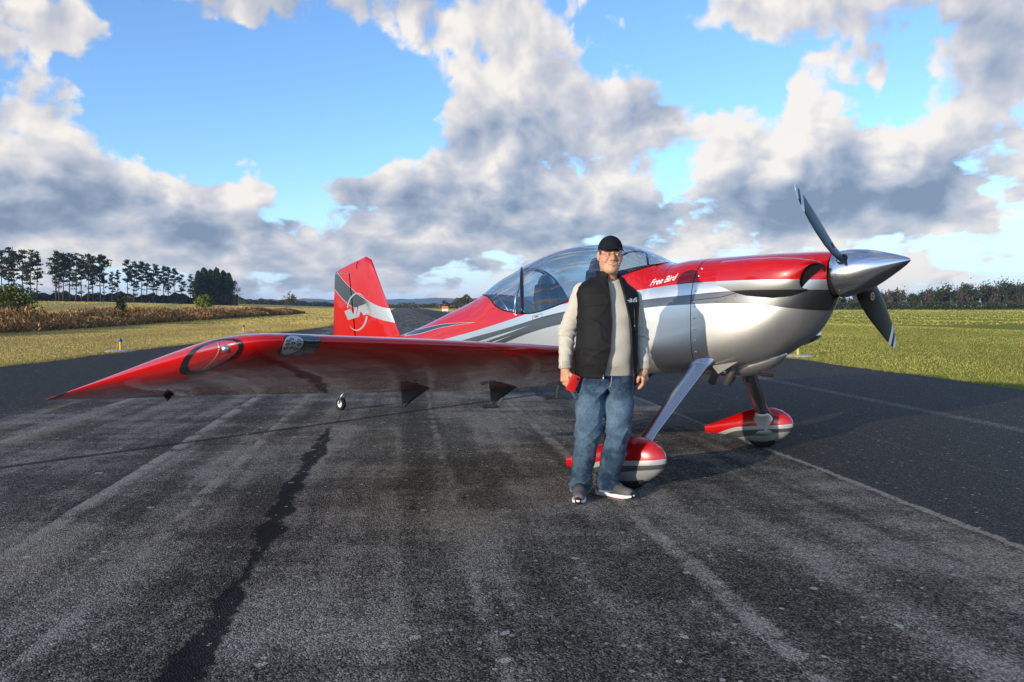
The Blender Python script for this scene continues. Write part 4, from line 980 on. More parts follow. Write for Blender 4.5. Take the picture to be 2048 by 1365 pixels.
# ---- main gear
def pant_nodes(t):
    p = t.obj(); x, y, z = t.sep(p)
    top = t.m('MULTIPLY_ADD', t.mr(x, -.05, .3, 0, 1), -.012, .008)
    red = t.m('GREATER_THAN', z, t.m('ADD', top, t.m('MULTIPLY', t.mr(x, -.18, -.62), -.075))); pale = t.m('GREATER_THAN', z, t.m('ADD', t.m('ADD', top, -.035), t.m('MULTIPLY', t.mr(x, -.18, -.62), -.075))); g = t.m('GREATER_THAN', z, t.m('ADD', t.m('ADD', top, -.068), t.m('MULTIPLY', t.mr(x, .25, -.6), -.06)))
    c = t.mix(g, (.52, .52, .49), GREY); c = t.mix(pale, c, (.62, .63, .62)); c = t.mix(red, c, RED)
    return {'Base Color': c, 'Metallic': t.m('MULTIPLY', t.m('SUBTRACT', 1.0, red), .5)}
M_pant = material('wheel_fairing_paint', rough=.3, coat=1.0, build=pant_nodes)
M_leg = material('gear_leg_paint', (0.55, 0.56, 0.58), .26, .92, coat=.6)
for s in (-1, 1):
    g = empty('landing_gear', (0, 0, 0), parent=plane)
    wx, wy = 0.0, s * 1.115
    MB().lathe([(-.05, .09), (-.062, .13), (-.05, .163), (0, .172), (.05, .163), (.062, .13), (.05, .09)], (0, 0, .168), (0, 1, 0), 36).build('tyre', M_rubber, g).location = (wx, wy, 0)
    rings = []
    for t, w, hu, hd in ((0, .010, .040, .034), (.06, .018, .046, .038), (.18, .040, .074, .056), (.32, .066, .105, .085), (.46, .088, .140, .138), (.60, .104, .165, .166), (.72, .108, .170, .170), (.82, .100, .155, .154), (.90, .080, .124, .118), (.96, .052, .080, .078), (.99, .026, .040, .040), (1.0, .004, .006, .006)):
        ax_ = -.60 + .90 * t; zc = .0 ; ring = []
        for k in range(32):
            w_ = 2 * math.pi * k / 32; cc, ss = math.cos(w_), math.sin(w_); ring.append((ax_, w * abs(cc) ** .9 * math.copysign(1, cc), (hu if ss > 0 else hd) * abs(ss) ** .92 * math.copysign(1, ss)))
        rings.append(ring)
    V, F = loft(rings); pn = mesh('wheel_fairing', V, F, M_pant, g, auto=50)
    pn.location = (wx, wy, .206); pn.rotation_euler = (0, -R(9.5), 0)
    top = Vector((.175, s * .30, .935)); bot = Vector((.045, s * 1.06, .30)); rings = []
    for i in range(15):
        t = i / 14; c = top.lerp(bot, t); ch = (.165 - .045 * t) * (1 + 1.0 * max(0, 1 - t / .16) ** 2 + .6 * max(0, (t - .88) / .12) ** 2); th = (.052 - .012 * t) * (1 + 1.6 * max(0, 1 - t / .16) ** 2 + 1.2 * max(0, (t - .88) / .12) ** 2)
        ring = []
        for k in range(24):
            w = 2 * math.pi * k / 24; u = math.cos(w); v = math.sin(w) * (1 - .35 * (-u if u < 0 else 0) ** 1.5)
            nrm = Vector((0, .64, .77 * s)); ring.append(c + Vector((1, 0, .12)) * (u * ch / 2) + nrm * (v * th / 2))
        rings.append(ring)
    V, F = loft(rings); lg = mesh('leg', V, F, M_leg, g, auto=60)
    rings = []
    for i in range(7):
        t = i / 6; c = top.lerp(bot, -.10 + .22 * t); ch = .17 + .17 * (1 - t) ** 1.8; th = .062 + .13 * (1 - t) ** 2
        rings.append([c + Vector((1, 0, .12)) * (math.cos(w) * ch / 2) + Vector((0, .64, .77 * s)) * (math.sin(w) * th / 2) for w in np.linspace(0, 2 * math.pi, 24, endpoint=False)])
    V, F = loft(rings); mesh('leg_fairing', V, F, material('fairing_silver', SILV, .33, .55, coat=1.0) if s < 0 else bpy.data.materials['fairing_silver'], g, auto=60)
    # cuff where the leg meets the wheel fairing
    rings = []
    for i in range(7):
        t = i / 6; c = Vector((.045, s * (1.0 + .06 * t), .34 - .13 * t)); k_ = t ** 1.5
        rings.append([c + Vector((1, 0, .12)) * (math.cos(w) * (.065 + .10 * k_)) + Vector((0, s * .45, .8)) * (math.sin(w) * (.024 + .085 * k_)) for w in np.linspace(0, 2 * math.pi, 24, endpoint=False)])
    V, F = loft(rings); mesh('cuff', V, F, bpy.data.materials['fairing_silver'], g)

# ================================================================== PERSON
def smin(a, b, k):
    h = np.clip(.5 + .5 * (b - a) / k, 0, 1); return b + (a - b) * h - k * h * (1 - h)
def smax(a, b, k): return -smin(-a, -b, k)
class Field:
    """a distance field on a grid; shapes are blended in and the surface is drawn at the end"""
    def __init__(s, lo, hi, h):
        s.lo = np.array(lo, np.float32); s.h = h; s.n = np.ceil((np.array(hi) - lo) / h).astype(int) + 1
        s.ax = [s.lo[i] + h * np.arange(s.n[i], dtype=np.float32) for i in range(3)]; s.f = np.full(s.n, .25, np.float32)
    def box(s, lo, hi):
        sl = tuple(slice(max(0, int((lo[i] - s.lo[i]) / s.h)), max(0, min(int(s.n[i]), int((hi[i] - s.lo[i]) / s.h) + 2))) for i in range(3))
        g = np.meshgrid(*[s.ax[i][sl[i]] for i in range(3)], indexing='ij', sparse=True); return sl, g
    def add(s, fn, lo, hi, k=.012, mode='add', m=.035):
        sl, g = s.box(np.array(lo) - m, np.array(hi) + m)
        if 0 in s.f[sl].shape: return
        d = fn(*g); f = s.f[sl]; d = np.broadcast_to(d, f.shape)
        s.f[sl] = smin(f, d, k) if mode == 'add' else smax(f, -d, k)
    def cap(s, a, b, ra, rb=None, k=.012, mode='add', sq=(1, 1, 1)):
        a = np.array(a, float); b = np.array(b, float); rb = ra if rb is None else rb; r = max(ra, rb)
        def fn(x, y, z):
            A = a / sq; B = b / sq; v = B - A; X, Y, Z = x / sq[0] - A[0], y / sq[1] - A[1], z / sq[2] - A[2]
            t = np.clip((X * v[0] + Y * v[1] + Z * v[2]) / max(v @ v, 1e-9), 0, 1)
            return (np.sqrt((X - t * v[0]) ** 2 + (Y - t * v[1]) ** 2 + (Z - t * v[2]) ** 2) - (ra + (rb - ra) * t)) * min(sq)
        q = r * np.array(sq); s.add(fn, np.minimum(a, b) - q, np.maximum(a, b) + q, k, mode)
    def chain(s, pts, rs, k=.008):
        for i in range(len(pts) - 1): s.cap(pts[i], pts[i + 1], rs[i], rs[i + 1], k)
    def ell(s, c, r, k=.012, mode='add', rot=None):
        c = np.array(c, float); r = np.array(r, float)
        def fn(x, y, z):
            X, Y, Z = x - c[0], y - c[1], z - c[2]
            if rot is not None: X, Y, Z = (rot[0][0] * X + rot[0][1] * Y + rot[0][2] * Z, rot[1][0] * X + rot[1][1] * Y + rot[1][2] * Z, rot[2][0] * X + rot[2][1] * Y + rot[2][2] * Z)
            k0 = np.sqrt((X / r[0]) ** 2 + (Y / r[1]) ** 2 + (Z / r[2]) ** 2); k1 = np.sqrt((X / r[0] ** 2) ** 2 + (Y / r[1] ** 2) ** 2 + (Z / r[2] ** 2) ** 2)
            return k0 * (k0 - 1) / np.maximum(k1, 1e-6)
        R_ = r.max() if rot is not None else r; s.add(fn, c - R_, c + R_, k, mode)
    def mesh(s):
        f = s.f; neg = f < 0
        c = np.zeros(np.array(f.shape) - 1, np.int8)
        O = [(i, j, k) for i in (0, 1) for j in (0, 1) for k in (0, 1)]
        nx, ny, nz = c.shape
        for o in O: c += neg[o[0]:o[0] + nx, o[1]:o[1] + ny, o[2]:o[2] + nz]
        idx = np.argwhere((c > 0) & (c < 8)); pos = np.zeros((len(idx), 3)); cnt = np.zeros(len(idx))
        val = {o: f[idx[:, 0] + o[0], idx[:, 1] + o[1], idx[:, 2] + o[2]] for o in O}
        for o in O:
            for ax in range(3):
                if o[ax] == 0:
                    q = list(o); q[ax] = 1; q = tuple(q); v1, v2 = val[o], val[q]; mk = (v1 < 0) != (v2 < 0)
                    t = v1[mk] / (v1[mk] - v2[mk]); p = np.tile(np.array(o, float), (len(t), 1)); p[:, ax] += t; pos[mk] += p; cnt[mk] += 1
        V = (idx + pos / cnt[:, None]) * s.h + s.lo
        gid = np.full(c.shape, -1, np.int32); gid[idx[:, 0], idx[:, 1], idx[:, 2]] = np.arange(len(idx)); F = []
        for ax in range(3):
            a, b = [(1, 2), (2, 0), (0, 1)][ax]; sl0 = [slice(None)] * 3; sl1 = [slice(None)] * 3; sl0[ax] = slice(0, -1); sl1[ax] = slice(1, None)
            e = np.argwhere(neg[tuple(sl0)] != neg[tuple(sl1)]); e = e[(e[:, a] > 0) & (e[:, b] > 0) & (e[:, a] < c.shape[a]) & (e[:, b] < c.shape[b])]
            flip = neg[e[:, 0], e[:, 1], e[:, 2]]
            def cell(da, db): q = e.copy(); q[:, a] -= da; q[:, b] -= db; return gid[q[:, 0], q[:, 1], q[:, 2]]
            Q = np.stack([cell(1, 1), cell(0, 1), cell(0, 0), cell(1, 0)], 1); Q[~flip] = Q[~flip][:, ::-1]; F.append(Q[(Q >= 0).all(1)])
        return V, np.concatenate(F)
    def build(s, name, mat, parent, rename=None):
        V, F = s.mesh(); return mesh(name, V, F, mat, parent)

man = empty('person', (0.654, 5.43, 0)); tag(man, 'man in black vest, cream sweater, jeans and dark cap standing before the airplane', 'person')
def lerpf(zs, vs): return lambda z: np.interp(z, zs, vs).astype(np.float32)
# joints (x to the right of the picture, y away from the camera)
SH_R, EL_R, WR_R = np.array((-.165, .02, 1.430)), np.array((-.268, .05, 1.155)), np.array((-.286, -.030, .905))
SH_L, EL_L, WR_L = np.array((.195, .03, 1.385)), np.array((.250, .06, 1.135)), np.array((.268, .010, .900))
HEADC = np.array((.030, -.005, 1.682)); YAW = R(4)
cyw, syw = math.cos(YAW), math.sin(YAW)
TILT = R(3)
def hl(p):
    """head frame to person frame"""
    x, y, z = p; x, z = x * math.cos(TILT) + z * math.sin(TILT), -x * math.sin(TILT) + z * math.cos(TILT)
    return np.array((x * cyw - y * syw, x * syw + y * cyw, z)) + HEADC
def sk(d): return d
ROT = np.array([[cyw, syw, 0], [-syw, cyw, 0], [0, 0, 1]])

# ---- body: head, neck, trunk, arms and hands in one skin
B = Field((-.40, -.24, .70), (.37, .20, 1.80), .0038)
def he(c, r, k=.02, mode='add'): B.ell(hl(c), r, k, mode, ROT)
def hc(a, b, ra, rb=None, k=.012, mode='add'): B.cap(hl(a), hl(b), ra, rb, k, mode)
he((0, .018, .035), (.077, .094, .092)); he((0, -.020, -.045), (.065, .068, .080), .03)
for s in (-1, 1):
    hc((s * .045, .010, -.058), (s * .026, -.052, -.096), .021, .020, .03); he((s * .041, -.050, -.030), (.030, .030, .034), .02)
    he((s * .0795, .018, -.008), (.011, .021, .033), .008)
he((0, -.073, -.101), (.026, .021, .021), .02); he((0, -.030, -.106), (.036, .042, .020), .03)
hc((-.036, -.078, .024), (.036, -.078, .024), .012, None, .016)
for s in (-1, 1): B.ell(hl((s * .031, -.097, .004)), (.019, .013, .0125), .010, 'sub', ROT)
hc((0, -.082, .018), (0, -.106, -.026), .0085, .0125, .010); hc((0, -.106, -.026), (0, -.104, -.031), .0125, .012, .008)
for s in (-1, 1): he((s * .0135, -.094, -.031), (.0095, .012, .0085), .007)
hc((-.026, -.078, -.055), (0, -.089, -.060), .0075, .008, .008); hc((.026, -.078, -.055), (0, -.089, -.060), .0075, .008, .008)
hc((-.024, -.077, -.066), (0, -.087, -.073), .007, .0085, .008); hc((.024, -.077, -.066), (0, -.087, -.073), .007, .0085, .008)
hc((-.024, -.086, -.0575), (0, -.097, -.066), .0030, .0058, .003, 'sub'); hc((.024, -.086, -.0575), (0, -.097, -.066), .0030, .0058, .003, 'sub')
for s in (-1, 1): hc((s * .026, -.085, -.030), (s * .040, -.072, -.058), .0028, .0022, .010, 'sub')
B.cap(hl((0, .025, -.07)), (.018, .035, 1.46), .057, .066, .03)
B.cap((.01, .03, 1.36), (.005, .02, .90), .11, .12, .05, sq=(1.25, .85, 1))
for S_, E_, W_ in ((SH_R, EL_R, WR_R), (SH_L, EL_L, WR_L)):
    B.cap((.01, .03, 1.38), S_ * np.array((.9, 1, .98)), .06, .045, .03); B.cap(S_ * np.array((.9, 1, .98)), E_, .045, .038, .02); B.cap(E_, W_, .042, .028, .02)
# right hand closes on the phone
def hand(W_, dn, back, th, fingers, thumb, scale=1.0):
    """W_ wrist, dn along the hand, back = out of the back of the hand, th = towards the thumb"""
    W_, dn, back, th = (np.array(v, float) for v in (W_, dn, back, th)); dn /= np.linalg.norm(dn); back -= dn * (back @ dn); back /= np.linalg.norm(back); th = th - dn * (th @ dn) - back * (th @ back); th /= np.linalg.norm(th)
    L = lambda d, t, b: W_ + (dn * d + th * t + back * b) * scale
    B.cap(W_, L(.03, 0, 0), .028, .027, .02)
    for t in (-.027, -.009, .009, .027): B.cap(L(.022, t * .7, 0), L(.082, t, .002), .0155 * scale, .0125 * scale, .012)
    for (t, l, r, c0, c1, c2) in fingers:
        p = L(.080, t, .003); d = dn.copy(); b = back.copy(); P = [p]
        for seg, ang in zip((.46, .31, .23), (c0, c1, c2)):
            a = R(ang); d, b = d * math.cos(a) - b * math.sin(a), b * math.cos(a) + d * math.sin(a); p = p + d * l * seg * scale; P.append(p)
        B.chain(P, [r, r * .94, r * .86, r * .74], .004)
    P = [L(*q) for q in thumb]; B.chain(P, [.0155, .0125, .0105, .009], .008)
hand(WR_R, (.02, -.10, -1), (-.72, -.68, 0), (.68, -.72, 0),
     [(.027, .080, .0098, 8, 12, 10), (.009, .086, .0100, 14, 30, 25), (-.009, .080, .0095, 22, 45, 35), (-.026, .064, .0085, 30, 55, 40)],
     [(.030, .022, -.004), (.052, .042, -.014), (.078, .052, -.022), (.100, .050, -.028)], 1.05)
hand(WR_L, (.02, -.10, -1), (.80, -.60, 0), (-.60, -.80, 0),
     [(.027, .080, .0096, 12, 30, 22), (.009, .086, .0100, 20, 42, 28), (-.009, .080, .0095, 28, 52, 32), (-.026, .064, .0085, 34, 60, 35)],
     [(.030, .024, -.004), (.052, .040, -.016), (.076, .044, -.026), (.096, .038, -.034)], 1.0)
def skin_nodes(t):
    p = t.obj(); n = t.noise(p, 60, 4, .6); c = t.mix(t.mr(n, .3, .7), (0.56, 0.285, 0.165), (0.64, 0.35, 0.215))
    def spot(c0, r, col, f, base):
        d = t.v('LENGTH', t.v('MULTIPLY', t.v('SUBTRACT', p, tuple(hl(c0))), tuple(1 / q for q in r))); return t.mix(t.m('MULTIPLY', t.mr(d, 1.0, .5), f), base, col)
    for s in (-1, 1): c = spot((s * .042, -.070, -.028), (.030, .04, .026), (0.58, 0.22, 0.16), .55, c)
    c = spot((0, -.11, -.028), (.020, .03, .018), (0.58, 0.22, 0.16), .5, c)
    c = spot((0, -.090, -.064), (.031, .03, .0155), (0.46, 0.15, 0.12), .75, c)
    return {'Base Color': c, 'Normal': t.bump(n, .15, .002)}
M_skin = material('skin', rough=.48, spec=.4, build=skin_nodes, Subsurface_Weight=.12, Subsurface_Scale=.01)
M_skin.node_tree.nodes['Principled BSDF'].inputs['Subsurface Radius'].default_value = (1, .35, .2)
body = B.build('body', M_skin, man)
# teeth, eyes, eyebrows
M_tooth = material('teeth', (.60, .55, .47), .35); M_eye = material('eye_white', (.50, .46, .42), .3); M_iris = material('iris', (.035, .022, .014), .1); M_hair = material('brown_hair', (.045, .032, .024), .6, build=lambda t: {'Base Color': t.mix(t.noise(t.obj(), 220, 3), (.025, .018, .014), (.11, .085, .065))})
mb = MB()
for i in range(8):
    x = -.0175 + .005 * i; mb.box((0, 0, 0), (0, 0, 0)) if False else None
    c = hl((x, -.0895 + 14 * x * x, -.0620 + 8 * x * x)); mb.box(c - np.array((.0024, .002, .0032)), c + np.array((.0024, .002, .0032)))
mb.build('teeth', M_tooth, body, False)
for s in (-1, 1):
    ey = MB().lathe([(-.0115, 0), (-.0105, .0047), (-.0075, .0087), (-.003, .0111), (.0, .0115), (.003, .0111), (.0115, 0)], hl((s * .031, -.0775, .0035)), hl((0, 1, 0)) - HEADC, 16).build('eye', M_eye, body)
    MB().lathe([(0, 0), (.0005, .0048), (.0022, .0052)], hl((s * .031 + .001, -.0895, .0030)), hl((0, 1, 0)) - HEADC, 14).build('iris', M_iris, body)
    MB().tube([hl((s * .017, -.0905, .021)), hl((s * .030, -.0895, .0265)), hl((s * .046, -.078, .021))], [.0032, .0036, .002], 6).build('eyebrow', M_hair, body)
    MB().tube([hl((s * .019, -.0880, .0060)), hl((s * .031, -.0895, .0092)), hl((s * .044, -.0825, .0055))], [.0025, .0042, .0025], 6).build('eyelid', M_skin, body)
    MB().tube([hl((s * .019, -.0870, .0000)), hl((s * .031, -.0885, -.0042)), hl((s * .043, -.0825, .0000))], [.002, .0034, .002], 6).build('eyelid', M_skin, body)
# hair under the cap
H = Field((-.09, -.12, 1.56), (.15, .14, 1.78), .004)
H.ell(hl((0, .024, .030)), (.081, .094, .088), .01, 'add', ROT)
def hairline(x, y, z):
    X, Y, Z = x - HEADC[0], y - HEADC[1], z - HEADC[2]; xx = cyw * X + syw * Y; yy = -syw * X + cyw * Y
    return np.maximum(np.maximum(-(Z + .030 + .9 * np.minimum(yy, .02) * -1 * .8 - .02), yy * -1 - .030), Z - .06)
sl, g = H.box((-.09, -.12, 1.56), (.15, .14, 1.78)); H.f[sl] = np.maximum(H.f[sl], hairline(*g))
H.build('hair', M_hair, man)
# cap
K = Field((-.12, -.26, 1.62), (.19, .17, 1.86), .0036)
K.ell(hl((0, .014, .046)), (.086, .104, .094), .01, 'add', ROT)
def capcut(x, y, z):
    X, Y, Z = x - HEADC[0], y - HEADC[1], z - HEADC[2]; yy = -syw * X + cyw * Y; return -(Z - .042 - .10 * yy * -1 * .30)
sl, g = K.box((-.12, -.26, 1.62), (.19, .17, 1.86)); K.f[sl] = np.maximum(K.f[sl], capcut(*g))
def brim(x, y, z):
    X, Y, Z = x - HEADC[0], y - HEADC[1], z - HEADC[2]; xx = cyw * X + syw * Y; yy = -syw * X + cyw * Y
    zb = .054 - 4.2 * xx * xx + .26 * (yy + .085); pl = (np.sqrt((xx / .078) ** 2 + ((yy + .075) / .074) ** 2) - 1) * .07
    return np.maximum(np.maximum(np.abs(Z - zb) - .0038, pl), yy + .03)
K.add(brim, (-.08, -.20, 1.66), (.15, 0, 1.76), .006)
cap = K.build('cap', material('navy_cap_cloth', (.0085, .0085, .014), .85, spec=.2, build=lambda t: {'Normal': t.bump(t.noise(t.obj(), 500, 2), .2, .001)}), man)
MB().lathe([(0, .007), (.003, .006), (.004, 0)], hl((0, .014, .139)), (0, 0, 1), 10).build('button', bpy.data.materials['navy_cap_cloth'], cap)
for w in (60, 120, 180, 240, 300, 0):
    P = []
    for k in range(9):
        e = R(86 - k * 10); P.append(hl((.0865 * math.cos(e) * math.sin(R(w)), .014 + .1045 * math.cos(e) * math.cos(R(w)), .046 + .0945 * math.sin(e))))
    MB().tube(P, .0012, 4).build('seam', bpy.data.materials['navy_cap_cloth'], cap)
# glasses
gl = empty('glasses', parent=man); M_wire = material('spectacle_wire', (.30, .24, .18), .35, .9)
for s in (-1, 1):
    rim = [hl((s * .033 + .0255 * math.cos(w), -.102 + .012 * (abs(.033 * s + .0255 * math.cos(w)) / .06) ** 2, -.001 + .0165 * math.sin(w))) for w in np.linspace(0, 2 * math.pi, 25)]
    MB().tube(rim, .00055, 5, False).build('rim', M_wire, gl); mesh('lens', rim[:-1], [tuple(range(24))], M_specs, gl)
    MB().tube([hl((s * .058, -.090, .004)), hl((s * .078, -.055, .006)), hl((s * .0835, .005, .004)), hl((s * .0835, .022, -.008))], .0014, 5).build('temple_arm', M_wire, gl)
MB().tube([hl((-.008, -.1035, .002)), hl((0, -.106, .005)), hl((.008, -.1035, .002))], .0012, 5).build('bridge', M_wire, gl)

# ---- clothing
tw_z = [.82, .86, .95, 1.05, 1.15, 1.25, 1.34, 1.41, 1.45, 1.48, 1.505, 1.54]
T_W = lerpf(tw_z, [.172, .178, .188, .190, .187, .190, .193, .186, .170, .135, .098, .068]); T_D = lerpf(tw_z, [.122, .126, .138, .143, .136, .128, .122, .108, .096, .084, .074, .064])
T_X = lerpf(tw_z, [.0, .0, .0, .002, .006, .010, .012, .008, .002, .002, .010, .018]); T_Y = lerpf(tw_z, [.01, .008, -.004, -.010, -.004, .004, .012, .022, .026, .028, .028, .025])
def trunk(x, y, z, g=0.0, top=1.515, bot=.848):
    zz = np.clip(z - .12 * (x - .01) * -1 * .55 * np.clip((z - 1.2) / .3, 0, 1), .8, 1.56)
    W, D, X0, Y0 = T_W(zz) + g, T_D(zz) + g, T_X(zz), T_Y(zz)
    q = (np.abs((x - X0) / W) ** 2.3 + np.abs((y - Y0) / D) ** 2.3) ** (1 / 2.3); return np.maximum(np.maximum((q - 1) * np.minimum(W, D) * .93, z - top), bot - z)
def wr(x, y, z, *waves):
    d = 0
    for (fx, fy, fz, ph, am) in waves: d = d + am * np.sin(fx * x + fy * y + fz * z + ph)
    return d
def fold(x, y, z, *waves):
    """cloth folds: sharp ridges with soft valleys, bent by a slow wave"""
    d = 0; bend = .9 * np.sin(9 * x + 7 * z + 4 * y) + .6 * np.sin(23 * z - 11 * x + 1)
    for (fx, fy, fz, ph, am) in waves: d = d - am * (1 - np.abs(np.sin(fx * x + fy * y + fz * z + ph + bend))) ** 3.0
    return d
S = Field((-.40, -.22, .80), (.37, .22, 1.58), .0055)
S.add(lambda x, y, z: trunk(x, y, z, .0, 1.522, .852) + wr(x, y, z, (18, 9, 31, 0, .002), (-22, 4, 45, 1, .0016)), (-.22, -.2, .84), (.24, .2, 1.52), .01)
def sleeve(S_, E_, W_, ru, rf, bend):
    def fn(x, y, z):
        best = None
        for (a, b, r0, r1) in ((S_, E_, ru, ru * .86), (E_, W_ + (W_ - E_) * -.02, ru * .86, rf)):
            v = b - a; X, Y, Z = x - a[0], y - a[1], z - a[2]; t = np.clip((X * v[0] + Y * v[1] + Z * v[2]) / (v @ v), 0, 1)
            d = np.sqrt((X - t * v[0]) ** 2 + (Y - t * v[1]) ** 2 + (Z - t * v[2]) ** 2) - (r0 + (r1 - r0) * t); best = d if best is None else smin(best, d, .02)
        e = np.exp(-((z - E_[2] + .02) / .085) ** 2); f = np.exp(-((z - .98) / .07) ** 2)
        return best + e * fold(x, y, z, (20, 10, 48, bend, .011), (-16, 16, 34, 1.0, .007)) + f * fold(x, y, z, (8, 6, 60, 2, .006)) + fold(x, y, z, (14, 8, 22, .5, .003))
    S.add(fn, np.minimum(np.minimum(S_, E_), W_) - .09, np.maximum(np.maximum(S_, E_), W_) + .09, .03)
    # ribbed cuff, cut off square at the wrist
    S.cap(W_ + np.array((0, 0, .062)), W_ + np.array((0, -.004, .012)), rf * 1.02, rf * .96, .010)
sleeve(SH_R, EL_R, WR_R, .066, .042, .4); sleeve(SH_L, EL_L, WR_L, .060, .040, 1.6)
sl, g = S.box((-.40, -.22, .80), (-.2, .22, .93)); S.f[sl] = np.maximum(S.f[sl], (WR_R[2] - .006) - g[2])
sl, g = S.box((.205, -.22, .80), (.37, .22, .93)); S.f[sl] = np.maximum(S.f[sl], (WR_L[2] - .006) - g[2])
S.cap((.018, .035, 1.42), (.022, .032, 1.475), .076, .074, .008)
sl, g = S.box((-.12, -.2, 1.45), (.16, .2, 1.58)); S.f[sl] = smax(S.f[sl], g[2] - (1.496 + .35 * (g[1] + .06)), .006)
S.cap((.020, .030, 1.47), (.022, .015, 1.60), .060, .060, .006, 'sub')
def knit_nodes(t):
    p = t.obj(); x, y, z = t.sep(p)
    ang = t.m('ARCTAN2', t.m('ADD', y, .0), x); trunk_m = t.mr(t.m('ABSOLUTE', t.m('SUBTRACT', x, .0)), .235, .205)
    hem = t.mr(z, .925, .918); cuff = t.m('MULTIPLY', t.mr(z, .955, .95), t.mr(t.m('ABSOLUTE', x), .21, .225))
    rib = t.m('SINE', t.m('MULTIPLY', t.m('ADD', x, t.m('MULTIPLY', y, .7)), 820)); knit = t.m('MULTIPLY', t.m('SINE', t.m('MULTIPLY', x, 1500)), t.m('SINE', t.m('MULTIPLY', z, 1100)))
    isr = t.m('MAXIMUM', hem, cuff); hgt = t.mix(isr, t.v('SCALE', t.comb(knit, knit, knit), scale=.25), t.comb(rib, rib, rib))
    n = t.noise(p, 45, 4); c = t.mix(n, (0.50, 0.46, 0.37), (0.63, 0.59, 0.49)); c = t.mix(t.m('MULTIPLY', isr, t.mr(rib, 0, -1)), c, (0.34, 0.31, 0.25))
    return {'Base Color': c, 'Normal': t.bump(hgt, .6, .003)}
M_knit = material('cream_knit', rough=.9, spec=.15, build=knit_nodes, Sheen_Weight=.3)
sweater = S.build('sweater', M_knit, man)
# vest: trunk grown outward, open in front, with a standing collar
Vt = Field((-.27, -.24, .80), (.28, .22, 1.60), .0048)
Vt.add(lambda x, y, z: trunk(x, y, z, .024 + .010 * np.clip((1.0 - z) / .15, 0, 1) + .016 * np.clip((z - 1.33) / .08, 0, 1), 1.53, .842 + .02 * np.clip((x + .05) / .2, 0, 1)) + fold(x, y, z, (12, 5, 9, 0, .0035), (-15, 8, 8, 2, .003), (5, 9, 16, 1, .0025)), (-.25, -.22, .83), (.27, .2, 1.53), .01)
oz = [.80, .85, 1.03, 1.235, 1.40, 1.50, 1.60]; O_L = lerpf(oz, [-.040, -.030, .014, .030, .018, .006, .004]); O_R = lerpf(oz, [.176, .174, .157, .146, .112, .092, .094])
def opening(x, y, z): return np.maximum(np.maximum(O_L(z) - x, x - O_R(z)), y + .012) 
def collar(x, y, z):
    cx, cy = .022, .022 + .10 * (1.52 - z) * 0; q = np.sqrt(((x - cx) / (.083 + .10 * np.clip(1.50 - z, 0, .1))) ** 2 + ((y - cy) / (.080 + .06 * np.clip(1.50 - z, 0, .1))) ** 2)
    return np.maximum(np.maximum(np.abs(q - 1) * .08 - .0075, z - (1.572 - .012 * (x + .02) / .1)), 1.44 - z)
Vt.add(collar, (-.10, -.10, 1.44), (.14, .14, 1.59), .006)
sl, g = Vt.box((-.27, -.24, .80), (.28, .22, 1.60)); Vt.f[sl] = smax(Vt.f[sl], -opening(*g), .006)
for S_, E_ in ((SH_R, EL_R), (SH_L, EL_L)):
    sg = math.copysign(1, S_[0])
    a = S_ + np.array((sg * .112, 0, .03)); b = S_ + np.array((sg * .112, .01, -.17)); Vt.cap(a, b, .058, .052, .008, 'sub', sq=(1, 1.7, 1))
Vt.cap((.02, .03, 1.44), (.024, .012, 1.62), .068, .0715, .004, 'sub')
M_vest = material('black_softshell', (.0068, .0068, .0078), .72, spec=.25, build=lambda t: {'Normal': t.bump(t.noise(t.obj(), 16, 4), .3, .012)})
vest = Vt.build('vest', M_vest, man)
def first_hit(fl, x, z):
    i = int(round((x - fl.lo[0]) / fl.h)); k = int(round((z - fl.lo[2]) / fl.h)); col = fl.f[min(max(i, 0), fl.n[0] - 1), :, min(max(k, 0), fl.n[2] - 1)]
    j = np.argmax(col < 0)
    if not (col < 0).any(): return -.13
    if j == 0: return float(fl.lo[1])
    t = col[j - 1] / (col[j - 1] - col[j]); return float(fl.lo[1] + (j - 1 + t) * fl.h)
def front_y(x, z, g=.026):
    return first_hit(Vt, x, z)
def zip_line(fx, x_off, nm, mat, r, z0=.85, z1=1.50):
    P = [(float(fx(z)) + x_off, front_y(float(fx(z)) + x_off, z) - .004, z) for z in np.linspace(z0, z1, 24)]
    return MB().tube(P, r, 6, sq=(1.6, .7)).build(nm, mat, vest)
M_zip = material('zip_tape', (.02, .02, .022), .4, .3)
zip_line(O_L, -.004, 'zip', M_zip, .0035); zip_line(O_R, .004, 'zip', M_zip, .0035)
MB().tube([(-.036, front_y(-.045, .87) - .006, .868), (-.038, front_y(-.045, .87) - .008, .840), (-.036, front_y(-.045, .87) - .008, .830)], [.003, .0045, .003], 6).build('zip_pull', M_alu, vest)
P = [(.182, front_y(.182, z) - .002, z) for z in np.linspace(1.20, 1.33, 8)]; MB().tube(P, .0022, 5).build('pocket_zip', M_zip, vest)
MB().tube([(.182, front_y(.182, 1.20) - .004, 1.205), (.183, front_y(.182, 1.20) - .005, 1.185)], .0026, 5).build('zip_pull', M_alu, vest)
P = [(x, front_y(x, z) - .001, z) for x, z in ((-.19, .93), (-.188, .96), (-.182, 1.0), (-.178, 1.04))]; MB().tube(P, .002, 5).build('pocket_zip', M_zip, vest)
P = [(x, front_y(x, 1.345) - .0015, 1.345 - .1 * abs(x)) for x in np.linspace(-.16, .02, 12)]; MB().tube(P, .0018, 5).build('yoke_seam', M_vest, vest)
